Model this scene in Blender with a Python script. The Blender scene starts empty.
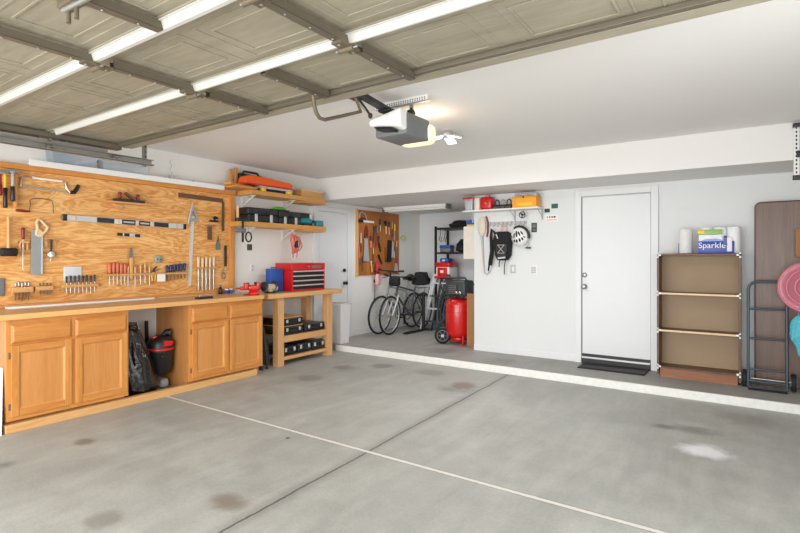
import bpy, bmesh, math, random
from mathutils import Vector, Matrix, Euler
R = random.Random(7)
PI = math.pi
COL = bpy.context.scene.collection

# ------------------------------------------------------------------ materials
def nodes_of(name):
    m = bpy.data.materials.new(name); m.use_nodes = True
    nt = m.node_tree
    return m, nt, nt.nodes['Principled BSDF']
def rgb(c):
    # sRGB 0-255 -> linear
    def f(v):
        v /= 255.0
        return v/12.92 if v <= .04045 else ((v+.055)/1.055)**2.4
    return (f(c[0]), f(c[1]), f(c[2]), 1)
def node(nt, t, **kw):
    n = nt.nodes.new(t)
    for k, v in kw.items():
        if k in n.inputs.keys(): n.inputs[k].default_value = v
        else: setattr(n, k, v)
    return n
def mat(name, c, rough=.5, metal=0., var=.07, scale=14., bump=0., coat=0., emit=None, es=0.):
    m, nt, b = nodes_of(name)
    tc = node(nt, 'ShaderNodeTexCoord')
    nz = node(nt, 'ShaderNodeTexNoise', Scale=scale, Detail=4.)
    nt.links.new(tc.outputs['Object'], nz.inputs['Vector'])
    mr = node(nt, 'ShaderNodeMapRange'); mr.inputs['To Min'].default_value = 1-var; mr.inputs['To Max'].default_value = 1+var
    nt.links.new(nz.outputs['Fac'], mr.inputs['Value'])
    mx = node(nt, 'ShaderNodeVectorMath', operation='MULTIPLY')
    mx.inputs[0].default_value = rgb(c)[:3]
    nt.links.new(mr.outputs['Result'], mx.inputs[1])
    nt.links.new(mx.outputs['Vector'], b.inputs['Base Color'])
    b.inputs['Roughness'].default_value = rough; b.inputs['Metallic'].default_value = metal
    if coat: b.inputs['Coat Weight'].default_value = coat
    if bump:
        bp = node(nt, 'ShaderNodeBump', Strength=min(bump, 1.), Distance=.018 if 'liner' in name else .01)
        nt.links.new(nz.outputs['Fac'], bp.inputs['Height']); nt.links.new(bp.outputs['Normal'], b.inputs['Normal'])
    if emit:
        b.inputs['Emission Color'].default_value = rgb(emit); b.inputs['Emission Strength'].default_value = es
    return m
def wood(name, c1, c2, axis='z', fine=40., stretch=14., rough=.42, dist=2., mid=.5, rings=0.):
    m, nt, b = nodes_of(name)
    tc = node(nt, 'ShaderNodeTexCoord'); mp = node(nt, 'ShaderNodeMapping')
    s = [1., 1., 1.]; s['xyz'.index(axis)] = 1/stretch
    mp.inputs['Scale'].default_value = s
    nt.links.new(tc.outputs['Object'], mp.inputs['Vector'])
    nz = node(nt, 'ShaderNodeTexNoise', Scale=fine, Detail=6., Roughness=.65, Distortion=dist)
    nt.links.new(mp.outputs['Vector'], nz.inputs['Vector'])
    big = node(nt, 'ShaderNodeTexNoise', Scale=fine/6, Detail=3., Distortion=dist*.6)
    nt.links.new(mp.outputs['Vector'], big.inputs['Vector'])
    mix = node(nt, 'ShaderNodeMath', operation='ADD')
    nt.links.new(nz.outputs['Fac'], mix.inputs[0]); nt.links.new(big.outputs['Fac'], mix.inputs[1])
    src = mix.outputs[0]
    if rings:   # cathedral figure of rotary cut plywood
        w = node(nt, 'ShaderNodeMath', operation='MULTIPLY'); w.inputs[1].default_value = rings
        nt.links.new(big.outputs['Fac'], w.inputs[0])
        sn = node(nt, 'ShaderNodeMath', operation='SINE'); nt.links.new(w.outputs[0], sn.inputs[0])
        ma = node(nt, 'ShaderNodeMath', operation='MULTIPLY_ADD'); ma.inputs[1].default_value = .17
        nt.links.new(sn.outputs[0], ma.inputs[0]); nt.links.new(mix.outputs[0], ma.inputs[2]); src = ma.outputs[0]
    mr = node(nt, 'ShaderNodeMapRange'); mr.inputs['From Min'].default_value = 2*mid-.32; mr.inputs['From Max'].default_value = 2*mid+.32
    nt.links.new(src, mr.inputs['Value'])
    cr = node(nt, 'ShaderNodeValToRGB')
    cr.color_ramp.elements[0].color = rgb(c1); cr.color_ramp.elements[1].color = rgb(c2)
    nt.links.new(mr.outputs['Result'], cr.inputs['Fac'])
    nt.links.new(cr.outputs['Color'], b.inputs['Base Color'])
    b.inputs['Roughness'].default_value = rough
    bp = node(nt, 'ShaderNodeBump', Strength=.06, Distance=.01)
    nt.links.new(nz.outputs['Fac'], bp.inputs['Height']); nt.links.new(bp.outputs['Normal'], b.inputs['Normal'])
    return m
def concrete(name, base, lines=False, spots=()):
    m, nt, b = nodes_of(name)
    tc = node(nt, 'ShaderNodeTexCoord')
    L = nt.links.new
    def noise(sc, det=6., rough=.6, dist=0.):
        n = node(nt, 'ShaderNodeTexNoise', Scale=sc, Detail=det, Roughness=rough, Distortion=dist); L(tc.outputs['Object'], n.inputs['Vector']); return n.outputs['Fac']
    def math_(op, a, bb, c=None):
        n = node(nt, 'ShaderNodeMath', operation=op)
        for i, v in enumerate((a, bb, c)):
            if v is None: continue
            if isinstance(v, (int, float)): n.inputs[i].default_value = v
            else: L(v, n.inputs[i])
        return n.outputs[0]
    def ramp(v, a, bb, lo, hi):
        n = node(nt, 'ShaderNodeMapRange', interpolation_type='SMOOTHSTEP')
        for i, x in zip(('From Min', 'From Max', 'To Min', 'To Max'), (a, bb, lo, hi)): n.inputs[i].default_value = x
        L(v, n.inputs['Value']); return n.outputs['Result']
    n1, n2, n3 = noise(.75, 5, .55, .8), noise(5., 8, .65), noise(55., 4)
    st = node(nt, 'ShaderNodeTexNoise', Scale=3., Detail=7., Roughness=.7, Distortion=.6); mpp = node(nt, 'ShaderNodeMapping'); mpp.inputs['Scale'].default_value = (1.6, .35, 1.); mpp.inputs['Rotation'].default_value = (0, 0, .5); L(tc.outputs['Object'], mpp.inputs['Vector']); L(mpp.outputs['Vector'], st.inputs['Vector'])
    f = math_('MULTIPLY', ramp(n1, .3, .7, .90, 1.06), ramp(st.outputs['Fac'], .3, .7, .91, 1.06))
    f = math_('MULTIPLY', f, ramp(n2, .32, .68, .92, 1.06))
    f = math_('MULTIPLY', f, ramp(n3, .25, .75, .93, 1.06))
    sep = node(nt, 'ShaderNodeSeparateXYZ'); L(tc.outputs['Object'], sep.inputs[0])
    X, Y = sep.outputs['X'], sep.outputs['Y']
    col = node(nt, 'ShaderNodeVectorMath', operation='MULTIPLY'); col.inputs[0].default_value = rgb(base)[:3]
    L(f, col.inputs[1]); cur = col.outputs['Vector']
    def blend(fac, c):
        nonlocal cur
        mx = node(nt, 'ShaderNodeMix', data_type='RGBA'); L(fac, mx.inputs['Factor']); L(cur, mx.inputs[6]); mx.inputs[7].default_value = rgb(c); cur = mx.outputs[2]
    wob = noise(2.6, 6, .65, .5)
    for (sx, sy, r, c, amt, asp) in spots:
        dx = math_('SUBTRACT', X, sx); dy = math_('MULTIPLY', math_('SUBTRACT', Y, sy), asp)
        d = math_('SQRT', math_('ADD', math_('MULTIPLY', dx, dx), math_('MULTIPLY', dy, dy)), 0)
        d = math_('ADD', d, math_('MULTIPLY', math_('SUBTRACT', wob, .5), r*1.8))
        blend(ramp(d, r*.25, r, amt, 0.), c)
    if lines:
        w = math_('MULTIPLY', math_('SUBTRACT', noise(1.5, 3), .5), .05)
        w2 = math_('MULTIPLY', math_('SUBTRACT', noise(30., 3), .5), .014)
        xx = math_('ADD', X, math_('MULTIPLY', Y, .038))
        d = math_('ABSOLUTE', math_('ADD', math_('ADD', math_('SUBTRACT', xx, -2.178), w), w2), 0)
        blend(ramp(d, .02, .09, .22, 0.), (90, 86, 80))
        blend(ramp(d, .004, .012, .8, 0.), (62, 60, 58))
        d = math_('ABSOLUTE', math_('ADD', math_('SUBTRACT', Y, 2.905), w2), 0)
        blend(ramp(d, .02, .026, .55, 0.), (100, 97, 92))
        blend(ramp(d, .013, .019, 1., 0.), (216, 213, 204))
    L(cur, b.inputs['Base Color'])
    L(ramp(n2, .3, .7, .5, .68), b.inputs['Roughness'])
    bp = node(nt, 'ShaderNodeBump', Strength=.12, Distance=.01); L(n3, bp.inputs['Height']); L(bp.outputs['Normal'], b.inputs['Normal'])
    return m
def clear(name, c, alpha=.3, rough=.12):
    m = mat(name, c, rough)
    m.node_tree.nodes['Principled BSDF'].inputs['Alpha'].default_value = alpha
    return m

WALLM = mat('wall_paint', (224, 227, 228), .75, var=.012, scale=60, bump=.03)
WALLW = mat('wall_paint_warm', (235, 233, 229), .75, var=.012, scale=60, bump=.03)
CEILM = mat('ceiling_paint', (234, 233, 231), .85, var=.012, scale=50, bump=.04)
SOFM = mat('soffit_paint', (231, 230, 228), .8, var=.01, scale=60, bump=.02)
TRIM = mat('trim_paint', (226, 229, 231), .45, var=.01)
DOORW = mat('door_paint', (224, 227, 229), .4, var=.01)
SPOTS = [((-2.602, 4.976), .22, (112, 84, 66), .6, 1.), ((-2.631, 4.802), .3, (100, 96, 90), .5, 1.3), ((-0.404, 4.764), .3, (95, 92, 88), .5, 2.), ((-0.589, 4.726), .18, (84, 80, 76), .55, 1.5), ((-0.276, 4.305), .22, (226, 226, 228), .95, 1.3),
         ((-2.478, 1.836), .17, (108, 88, 66), .6, 1.), ((-4.185, 1.831), .11, (96, 88, 80), .6, 1.), ((-4.169, 1.32), .12, (88, 84, 80), .6, 1.), ((-4.256, 4.94), .25, (100, 94, 86), .5, 1.2), ((-4.211, 4.317), .3, (104, 98, 90), .5, 1.2), ((-3.927, 5.311), .2, (105, 98, 90), .5, 1.), ((-3.245, 5.361), .25, (110, 100, 92), .4, 1.), ((-2.853, 1.348), .13, (108, 100, 90), .5, 1.), ((-0.036, 5.328), .35, (130, 120, 110), .4, 1.4), ((-2.972, 2.771), .025, (40, 40, 40), .8, 1.)]
SPOTS = [(p[0][0], p[0][1]) + p[1:] for p in SPOTS]
CONC = concrete('concrete_floor', (168, 168, 162), True, SPOTS)
CONC2 = concrete('concrete_slab', (158, 156, 151), False, [(-3.6, 6.3, .3, (108, 104, 98), .5, 1.), (-2.6, 6.1, .3, (118, 112, 106), .5, 1.)])
DRIVE = concrete('driveway_concrete', (200, 197, 190))
CURB = mat('curb_paint', (228, 228, 223), .7, var=.12, scale=26, bump=.15)
OAK = wood('oak_vertical', (186, 114, 48), (220, 154, 80), 'z', 34, 12)
OAKH = wood('oak_horizontal', (186, 114, 48), (220, 154, 80), 'y', 34, 12)
OAKD = wood('oak_side', (172, 112, 58), (208, 150, 88), 'z', 30, 14)
OAKP = wood('oak_panel', (194, 126, 62), (216, 152, 86), 'z', 26, 14)
PLY = wood('plywood_board', (200, 130, 58), (243, 192, 122), 'y', 30, 5.5, .5, 2.4, rings=70)
FIR = wood('fir_trim', (194, 124, 54), (224, 162, 90), 'y', 36, 14)
FIRV = wood('fir_post', (194, 124, 54), (224, 162, 90), 'z', 36, 14)
TOPW = wood('worktop_wood', (192, 146, 96), (226, 188, 142), 'y', 22, 16, .4)
EDGEW = wood('worktop_edge', (212, 150, 82), (232, 180, 114), 'y', 26, 16, .4)
PINE = wood('pine_vertical', (204, 152, 98), (228, 184, 132), 'z', 24, 12)
PINEH = wood('pine_horizontal', (204, 150, 92), (230, 184, 126), 'y', 24, 14)
SHELFW = wood('shelf_wood', (196, 136, 66), (226, 172, 98), 'y', 30, 14)
TOOLW = wood('tool_wood', (196, 140, 80), (224, 176, 116), 'y', 50, 8)
TOOLWV = wood('tool_wood_upright', (200, 144, 84), (230, 184, 124), 'z', 50, 8)
BEECH = mat('pale_beech', (226, 196, 154), .45, var=.1, scale=60)
WALNUT = wood('walnut_laminate', (92, 72, 62), (128, 103, 90), 'z', 30, 26, .35)
DKWOOD = wood('dark_bookcase_wood', (72, 46, 32), (108, 72, 50), 'z', 40, 12)
REDWOOD = wood('reddish_kick_wood', (128, 80, 48), (170, 112, 70), 'x', 30, 14)
TANB = mat('tan_hardboard', (156, 132, 104), .6, var=.04, scale=5)
PEGB = wood('dark_pegboard', (156, 92, 40), (194, 124, 62), 'z', 20, 8)
CARD = mat('cardboard', (160, 116, 76), .8, var=.08)
GDOOR = wood('garage_door_steel', (138, 132, 115), (170, 162, 143), 'x', 22, 7, .55, .6)
GDARK = mat('garage_door_stile', (108, 100, 86), .5, .25, var=.12, scale=12)
GWHITE = mat('white_strut', (204, 202, 196), .4, var=.02)
GALV = mat('galvanised_steel', (158, 158, 152), .42, .6, var=.12, scale=20)
RUST = mat('rusty_steel', (118, 106, 88), .6, .4, var=.3, scale=40)
RUSTB = mat('browned_steel', (118, 84, 62), .6, .3, var=.2, scale=40)
STEEL = mat('steel', (176, 178, 178), .32, .8, var=.08)
ALU = mat('dull_aluminium', (200, 202, 204), .4, .0, var=.05)
SILVER = mat('brushed_aluminium', (205, 207, 208), .35, .5, var=.05)
CHROME = mat('chrome', (214, 216, 218), .16, .9, var=.03)
IRON = mat('dark_iron', (58, 58, 60), .5, .4, var=.15)
BLACK = mat('black_plastic', (24, 24, 26), .42, var=.1)
BLACKS = mat('black_satin', (34, 35, 38), .35, var=.1)
RUBBER = mat('black_rubber', (30, 30, 31), .75, var=.1)
FABB = mat('black_fabric', (28, 29, 32), .9, var=.15, scale=40)
BAGM = mat('black_bin_liner', (9, 9, 11), .16, var=.1, scale=13, bump=1., coat=.6)
GREY = mat('grey_plastic', (112, 114, 116), .5)
DGREY = mat('dark_grey_plastic', (58, 64, 66), .5)
LGREY = mat('light_grey_plastic', (190, 191, 192), .45, var=.03)
WHITE = mat('white_plastic', (236, 236, 234), .42, var=.02)
OFFW = mat('offwhite_bin_plastic', (222, 222, 220), .5, var=.03)
PAPER = mat('white_paper', (242, 240, 232), .85, var=.03)
RED = mat('red_enamel', (204, 22, 20), .3, var=.05, coat=.3)
REDP = mat('red_plastic', (196, 34, 34), .4, var=.06)
DRED = mat('dark_red_plastic', (132, 30, 34), .4)
ORANGE = mat('orange_plastic', (236, 94, 14), .38, var=.05)
ORNGR = mat('orange_red_plastic', (204, 108, 70), .38, var=.08)
YELLOW = mat('yellow_plastic', (240, 198, 60), .4)
YORANGE = mat('yellow_orange_box', (244, 166, 36), .55, var=.05)
BLUE = mat('blue_plastic', (32, 84, 166), .45, var=.06)
NAVY = mat('navy_plastic', (24, 44, 92), .4)
CYAN = mat('cyan_blue_mesh', (86, 184, 204), .6, var=.45, scale=45, bump=.8)
TEAL = mat('teal_tool_plastic', (22, 134, 146), .4, var=.06)
GREEN = mat('lime_green_plastic', (98, 186, 52), .45)
PINK = mat('pink_plastic', (222, 120, 140), .4, var=.05)
PINKL = mat('pale_pink_plastic', (238, 178, 182), .4, var=.05)
BEIGE = mat('beige_fabric', (212, 196, 172), .8)
CREAM = mat('cream_panel', (232, 224, 212), .55)
CLEARP = clear('clear_plastic', (214, 224, 232), .42)
CLEARB = clear('bluish_clear_plastic', (186, 200, 216), .5)
PINKC = clear('pink_clear_plastic', (222, 140, 160), .62)
GLOW = mat('led_glow', (255, 255, 255), .3, emit=(240, 247, 255), es=2.6)
WARM = mat('warm_lens', (255, 226, 190), .4, emit=(255, 214, 160), es=.9)
DIFF = mat('tube_diffuser', (240, 240, 238), .4, var=.01)

# ------------------------------------------------------------------ geometry
class MB:
    def __init__(self): self.v = []; self.f = []; self.fm = []; self.fs = []; self.mats = []
    def _m(self, m):
        if m not in self.mats: self.mats.append(m)
        return self.mats.index(m)
    def add(self, vs, fs, m, smooth=False, T=None):
        b = len(self.v); mi = self._m(m)
        for p in vs:
            p = Vector(p)
            self.v.append(T @ p if T is not None else p)
        for f in fs:
            self.f.append(tuple(b+i for i in f)); self.fm.append(mi); self.fs.append(smooth)
        return self
    def box(self, x0, x1, y0, y1, z0, z1, m, T=None):
        vs = [(x, y, z) for z in (z0, z1) for y in (y0, y1) for x in (x0, x1)]
        return self.add(vs, [(0, 2, 3, 1), (4, 5, 7, 6), (0, 1, 5, 4), (2, 6, 7, 3), (0, 4, 6, 2), (1, 3, 7, 5)], m, T=T)
    def obox(self, c, s, rot, m):
        T = Matrix.Translation(c) @ Euler(rot).to_matrix().to_4x4()
        return self.box(-s[0]/2, s[0]/2, -s[1]/2, s[1]/2, -s[2]/2, s[2]/2, m, T)
    def rbox(self, x0, x1, y0, y1, z0, z1, m, r=.01, T=None, n=3):
        # box with all edges rounded
        bm = bmesh.new(); bmesh.ops.create_cube(bm, size=1)
        for v in bm.verts: v.co = Vector((x0+(v.co.x+.5)*(x1-x0), y0+(v.co.y+.5)*(y1-y0), z0+(v.co.z+.5)*(z1-z0)))
        bmesh.ops.bevel(bm, geom=bm.edges[:], offset=min(r, .49*min(x1-x0, y1-y0, z1-z0)), segments=n, profile=.5, affect='EDGES')
        bm.verts.index_update()
        self.add([v.co[:] for v in bm.verts], [tuple(v.index for v in f.verts) for f in bm.faces], m, True, T); bm.free(); return self
    def tube(self, pts, r, m, n=8, closed=False, T=None):
        pts = [Vector(p) for p in pts]; k = len(pts)
        rs = r if isinstance(r, (list, tuple)) else [r]*k
        vs = []; up = None
        for i, p in enumerate(pts):
            if closed: d = pts[(i+1) % k]-pts[i-1]
            else: d = pts[min(i+1, k-1)]-pts[max(i-1, 0)]
            d.normalize()
            if up is None:
                up = Vector((0, 0, 1)) if abs(d.z) < .9 else Vector((1, 0, 0))
            a = d.cross(up)
            if a.length < 1e-5: a = d.cross(Vector((0, 1, .3)))
            a.normalize(); bb = a.cross(d).normalized(); up = bb
            for j in range(n):
                t = 2*PI*j/n
                vs.append(p+(a*math.cos(t)+bb*math.sin(t))*rs[i])
        fs = []
        for i in range(k if closed else k-1):
            for j in range(n):
                a0 = i*n+j; a1 = i*n+(j+1) % n; b0 = ((i+1) % k)*n+j; b1 = ((i+1) % k)*n+(j+1) % n
                fs.append((a0, a1, b1, b0))
        self.add(vs, fs, m, True, T)
        if not closed:
            self.add(vs[:n], [tuple(range(n-1, -1, -1))], m, False, T); self.add(vs[-n:], [tuple(range(n))], m, False, T)
        return self
    def cyl(self, p0, p1, r, m, r1=None, n=16):
        return self.tube([p0, p1], [r, r if r1 is None else r1], m, n)
    def lathe(self, prof, m, o=(0, 0, 0), axis='z', n=24, T=None, cap=True, smooth=True):
        # prof: (radius, height) pairs
        A = {'z': Matrix.Identity(4), 'x': Matrix.Rotation(PI/2, 4, 'Y'), 'y': Matrix.Rotation(-PI/2, 4, 'X')}[axis]
        M_ = Matrix.Translation(o) @ A
        if T is not None: M_ = T @ M_
        vs = []; fs = []
        for (r, h) in prof:
            for j in range(n):
                t = 2*PI*j/n; vs.append((r*math.cos(t), r*math.sin(t), h))
        for i in range(len(prof)-1):
            for j in range(n):
                fs.append((i*n+j, i*n+(j+1) % n, (i+1)*n+(j+1) % n, (i+1)*n+j))
        if cap:
            fs.append(tuple(range(n-1, -1, -1))); fs.append(tuple((len(prof)-1)*n+j for j in range(n)))
        return self.add(vs, fs, m, smooth, M_)
    def sph(self, c, r, m, n=14, T=None):
        if not isinstance(r, (tuple, list)): r = (r, r, r)
        k = n//2+1; vs = []; fs = []
        for i in range(k):
            a = PI*i/(k-1)
            for j in range(n):
                t = 2*PI*j/n
                vs.append((c[0]+r[0]*math.sin(a)*math.cos(t), c[1]+r[1]*math.sin(a)*math.sin(t), c[2]-r[2]*math.cos(a)))
        for i in range(k-1):
            for j in range(n):
                fs.append((i*n+j, i*n+(j+1) % n, (i+1)*n+(j+1) % n, (i+1)*n+j))
        return self.add(vs, fs, m, True, T)
    def prism(self, poly, d0, d1, axis, m, T=None):
        # polygon in the two other axes (cyclic order x,y,z without axis), extruded d0..d1 along axis
        def P(a, b, d): return {'x': (d, a, b), 'y': (a, d, b), 'z': (a, b, d)}[axis]
        n = len(poly)
        vs = [P(a, b, d0) for a, b in poly]+[P(a, b, d1) for a, b in poly]
        fs = [tuple(range(n-1, -1, -1)), tuple(range(n, 2*n))]+[(i, (i+1) % n, n+(i+1) % n, n+i) for i in range(n)]
        return self.add(vs, fs, m, T=T)
    def build(self, name, parent=None, bev=0., label=None, cat=None, group=None, kind=None, seg=2, org=None):
        me = bpy.data.meshes.new(name)
        o = bpy.data.objects.new(name, me); COL.objects.link(o)
        if parent is not None:
            rt = parent
            while rt.parent is not None: rt = rt.parent
            off = Vector(rt['_o']); o.parent = parent
        else:
            if org is None:
                xs, ys, zs = zip(*[p[:] for p in self.v])
                org = ((min(xs)+max(xs))/2, (min(ys)+max(ys))/2, min(zs)) if kind != 'structure' else (0, 0, 0)
            off = Vector(org); o.location = off; o['_o'] = tuple(off)
        me.from_pydata([(p-off)[:] for p in self.v], [], self.f)
        for m in self.mats: me.materials.append(m)
        me.polygons.foreach_set('material_index', self.fm); me.polygons.foreach_set('use_smooth', self.fs)
        bm = bmesh.new(); bm.from_mesh(me); bmesh.ops.recalc_face_normals(bm, faces=bm.faces[:]); bm.to_mesh(me); bm.free()
        me.update()
        if bev:
            md = o.modifiers.new('bevel', 'BEVEL'); md.width = bev; md.segments = seg; md.limit_method = 'ANGLE'
        if label: o['label'] = label
        if cat: o['category'] = cat
        if group: o['group'] = group
        if kind: o['kind'] = kind
        return o
def thing(name, label, cat, loc, group=None, kind=None):
    o = bpy.data.objects.new(name, None); COL.objects.link(o)
    o.location = loc; o['_o'] = tuple(loc); o.empty_display_size = .05
    o['label'] = label; o['category'] = cat
    if group: o['group'] = group
    if kind: o['kind'] = kind
    return o
def dup(o, loc, label, parent=None, rz=None):
    c = o.copy(); COL.objects.link(c)
    if parent is None:
        c.location = loc; c['_o'] = tuple(loc); c['label'] = label
        if rz is not None: c.rotation_euler.z = rz
    else: c.parent = parent
    for ch in list(o.children): dup(ch, None, None, c)
    return c
def text(s, size, m, M_, name, parent, depth=.0008):
    cu = bpy.data.curves.new(name, 'FONT'); cu.body = s; cu.size = size; cu.extrude = depth; cu.align_x = 'CENTER'; cu.align_y = 'CENTER'
    t = bpy.data.objects.new('tmp', cu); COL.objects.link(t)
    dg = bpy.context.evaluated_depsgraph_get()
    me = bpy.data.meshes.new_from_object(t.evaluated_get(dg)); bpy.data.objects.remove(t)
    me.transform(M_)
    b = MB(); b.add([v.co[:] for v in me.vertices], [tuple(p.vertices) for p in me.polygons], m)
    return b.build(name, parent)
ORD = ['first', 'second', 'third', 'fourth', 'fifth', 'sixth', 'seventh', 'eighth', 'ninth']
def S(name, fn, bev=0., kids=()):
    b = MB(); fn(b); return b.build(name, kind='structure', bev=bev)
# ------------------------------------------------------------------ the setting
XW = -5.53      # left wall surface
YB, YF = 6.60, 8.73   # back wall, far wall of the bicycle alcove
XA = -3.255      # outer corner where the alcove opens
XR = .85        # right wall
YS = 5.78       # step and soffit line
ZS, ZC, STEP = 2.29, 2.63, .085
S('floor', lambda b: b.box(XW-.1, XR+.1, -.5, YS, -.12, 0, CONC))
S('driveway', lambda b: b.box(-14, 10, -16, -.5, -.14, -.02, DRIVE))
S('floor_raised', lambda b: b.box(XW-.1, XR+.1, YS+.03, YF+.1, -.12, STEP, CONC2))
S('trim_1', lambda b: b.box(XW+.36, XR, YS, YS+.03, 0, STEP+.002, CURB), bev=.006)
S('wall_left', lambda b: b.box(XW-.1, XW, -.5, YF+.1, 0, ZC, WALLW))
S('wall_back', lambda b: b.box(XA, XR+.1, YB, YB+.1, STEP, ZS, WALLM))
S('wall_alcove', lambda b: b.box(XA, XA+.1, YB+.1, YF+.1, STEP, ZS, WALLM))
S('wall_far', lambda b: b.box(XW, XA, YF, YF+.1, STEP, ZS, WALLM))
S('wall_right', lambda b: b.box(XR, XR+.1, -.5, YB, 0, ZC, WALLM))
S('ceiling', lambda b: b.box(XW-.1, XR+.1, -.62, YS+.1, ZC, ZC+.12, CEILM))
S('ceiling_drop', lambda b: b.box(XW, XR, YS, YF+.1, ZS, ZC-.001, SOFM))
def _front(b):
    b.box(XW-.1, XR+.1, -.62, -.5, 2.32, ZC, WALLM); b.box(XW-.1, -4.95, -.62, -.5, 0, 2.32, WALLM); b.box(.5, XR+.1, -.62, -.5, 0, 2.32, WALLM)
S('wall_front', _front)
S('baseboard_back', lambda b: b.box(XA, -1.82, YB-.014, YB, STEP, STEP+.085, TRIM), bev=.004)
S('baseboard_left', lambda b: b.box(XW, XW+.014, 6.62, YF, STEP, STEP+.085, TRIM), bev=.004)

# door in the left wall
d1 = S('door_1', lambda b: b.box(XW, XW+.02, 5.76, 6.44, STEP+.07, 2.13, DOORW))
b = MB()
for y0, y1 in ((5.66, 5.75), (6.45, 6.56)): b.box(XW, XW+.035, y0, y1, STEP if y0 > 5.78 else 0, 2.21, TRIM)
b.box(XW, XW+.035, 5.75, 6.45, 2.135, 2.21, TRIM); b.build('door_frame', d1, .004)
MB().box(XW, XW+.03, 5.76, 6.44, STEP, STEP+.07, REDWOOD).build('threshold', d1)
b = MB(); b.lathe([(.03, 0), (.03, .008), (.012, .012), (.012, .035), (.03, .045), (.032, .06), (.02, .07)], BLACK, (XW+.02, 6.37, .99), 'x'); b.build('door_knob', d1)
b = MB(); b.lathe([(.028, 0), (.028, .02), (.015, .026)], BLACK, (XW+.02, 6.37, 1.2), 'x'); b.build('deadbolt', d1)

# white door in the back wall
DX0, DX1 = -1.745, -.965
d2 = S('door_2', lambda b: b.box(DX0, DX1, YB-.012, YB+.0, .205, 2.165, DOORW))
b = MB()
b.box(DX0-.085, DX0-.008, YB-.03, YB, STEP, 2.255, TRIM); b.box(DX1+.008, DX1+.085, YB-.03, YB, STEP, 2.255, TRIM); b.box(DX0-.008, DX1+.008, YB-.03, YB, 2.178, 2.255, TRIM)
b.build('door_frame', d2, .004)
b = MB(); b.box(DX0-.006, DX0+.002, YB-.02, YB+.001, STEP, 2.178, GREY); b.box(DX0, DX1, YB-.02, YB+.001, 2.166, 2.176, LGREY); b.build('weather_strip', d2)
b = MB(); b.box(DX0, DX1, YB-.05, YB, STEP, .15, BLACKS); b.box(DX0, DX1, YB-.03, YB, .15, .168, SILVER); b.box(DX0, DX1, YB-.02, YB, .168, .204, BLACKS); b.build('threshold', d2)

x_, z_ = (-1.715, 1.045)
b = MB(); b.lathe([(.033, 0), (.033, .008), (.014, .014), (.014, .035), (.03, .045), (.032, .062), (.02, .072)], STEEL, (x_, YB-.012, z_), 'y', T=Matrix.Translation((0, 2*(YB-.012), 0)) @ Matrix.Diagonal((1, -1, 1, 1))); b.build('door_knob', d2)
x_, z_ = (-1.715, 1.19)
b = MB(); b.lathe([(.032, 0), (.03, .015), (.016, .022)], STEEL, (x_, YB-.012, z_), 'y', T=Matrix.Translation((0, 2*(YB-.012), 0)) @ Matrix.Diagonal((1, -1, 1, 1))); b.build('deadbolt', d2)

mt = thing('door_mat', 'dark ribbed rubber door mat in front of the white back door', 'mat', (-1.34, 6.4, STEP))
b = MB(); b.rbox(-1.71, -.97, 6.225, 6.54, STEP, STEP+.012, RUBBER, .006); b.build('mat_base', mt)
b = MB()
for i in range(30): b.box(-1.68+i*.0237, -1.68+i*.0237+.012, 6.25, 6.515, STEP+.012, STEP+.018, BLACKS)
b.build('rib_pattern', mt)

# ------------------------------------------------------------------ overhead garage door
ZD = 2.466
gd = thing('overhead_garage_door', 'beige sectional garage door rolled open under the ceiling', 'garage door', (-2.2, 1.3, ZD), kind='thing')
GX0, GX1 = -4.9, .38
secs = [(.17, .705), (.715, 1.282), (1.292, 1.862), (1.872, 2.51)]
stx = [-2.79, -1.57, -.35]
for si, (y0, y1) in enumerate(secs):
    b = MB(); b.box(GX0, GX1, y0, y1, ZD+.004, ZD+.045, GDOOR)
    # long edges folded down
    b.box(GX0, GX1, y0, y0+.022, ZD-.016, ZD+.004, GDOOR); b.box(GX0, GX1, y1-.022, y1, ZD-.016, ZD+.004, GDOOR)
    b.box(GX0, GX1, y0+.022, y0+.05, ZD-.006, ZD+.004, GDOOR); b.box(GX0, GX1, y1-.05, y1-.022, ZD-.006, ZD+.004, GDOOR)
    # embossed rectangles seen from inside
    w = 1.22/2
    for k in range(-4, 6):
        xa = stx[0]+k*w+.05; xb = xa+w-.1
        if xa < GX0+.05 or xb > GX1-.02: continue
        for ins, d in ((.0, .004), (.06, .006)):
            A, B_, C_, D_ = xa+ins, xb-ins, y0+.095+ins, y1-.095-ins
            t = .012
            b.prism([(A, C_), (B_, C_), (B_-t, C_+t), (A+t, C_+t)], ZD-d+.004, ZD+.004, 'z', GDOOR)
            b.prism([(A, D_), (B_, D_), (B_-t, D_-t), (A+t, D_-t)], ZD-d+.004, ZD+.004, 'z', GDOOR)
            b.prism([(A, C_), (A+t, C_+t), (A+t, D_-t), (A, D_)], ZD-d+.004, ZD+.004, 'z', GDOOR)
            b.prism([(B_, C_), (B_-t, C_+t), (B_-t, D_-t), (B_, D_)], ZD-d+.004, ZD+.004, 'z', GDOOR)
    b.build('door_section', gd, .003)
def strut(y, w, h):
    b = MB(); z1 = ZD-.014
    b.prism([(y-w/2, z1), (y-w/2+.012, z1), (y-w/2+.02, z1-h), (y+w/2-.02, z1-h), (y+w/2-.012, z1), (y+w/2, z1), (y+w/2-.012, z1-h-.008), (y-w/2+.012, z1-h-.008)], GX0+.22, GX1-.06, 'x', GWHITE)
    b.box(GX0+.22, GX1-.06, y-w/2-.012, y-w/2+.004, z1-.004, z1, GWHITE); b.box(GX0+.22, GX1-.06, y+w/2-.004, y+w/2+.012, z1-.004, z1, GWHITE)
    return b.build('strut', gd)
strut(1.262, .044, .030); strut(1.832, .036, .030)
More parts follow.
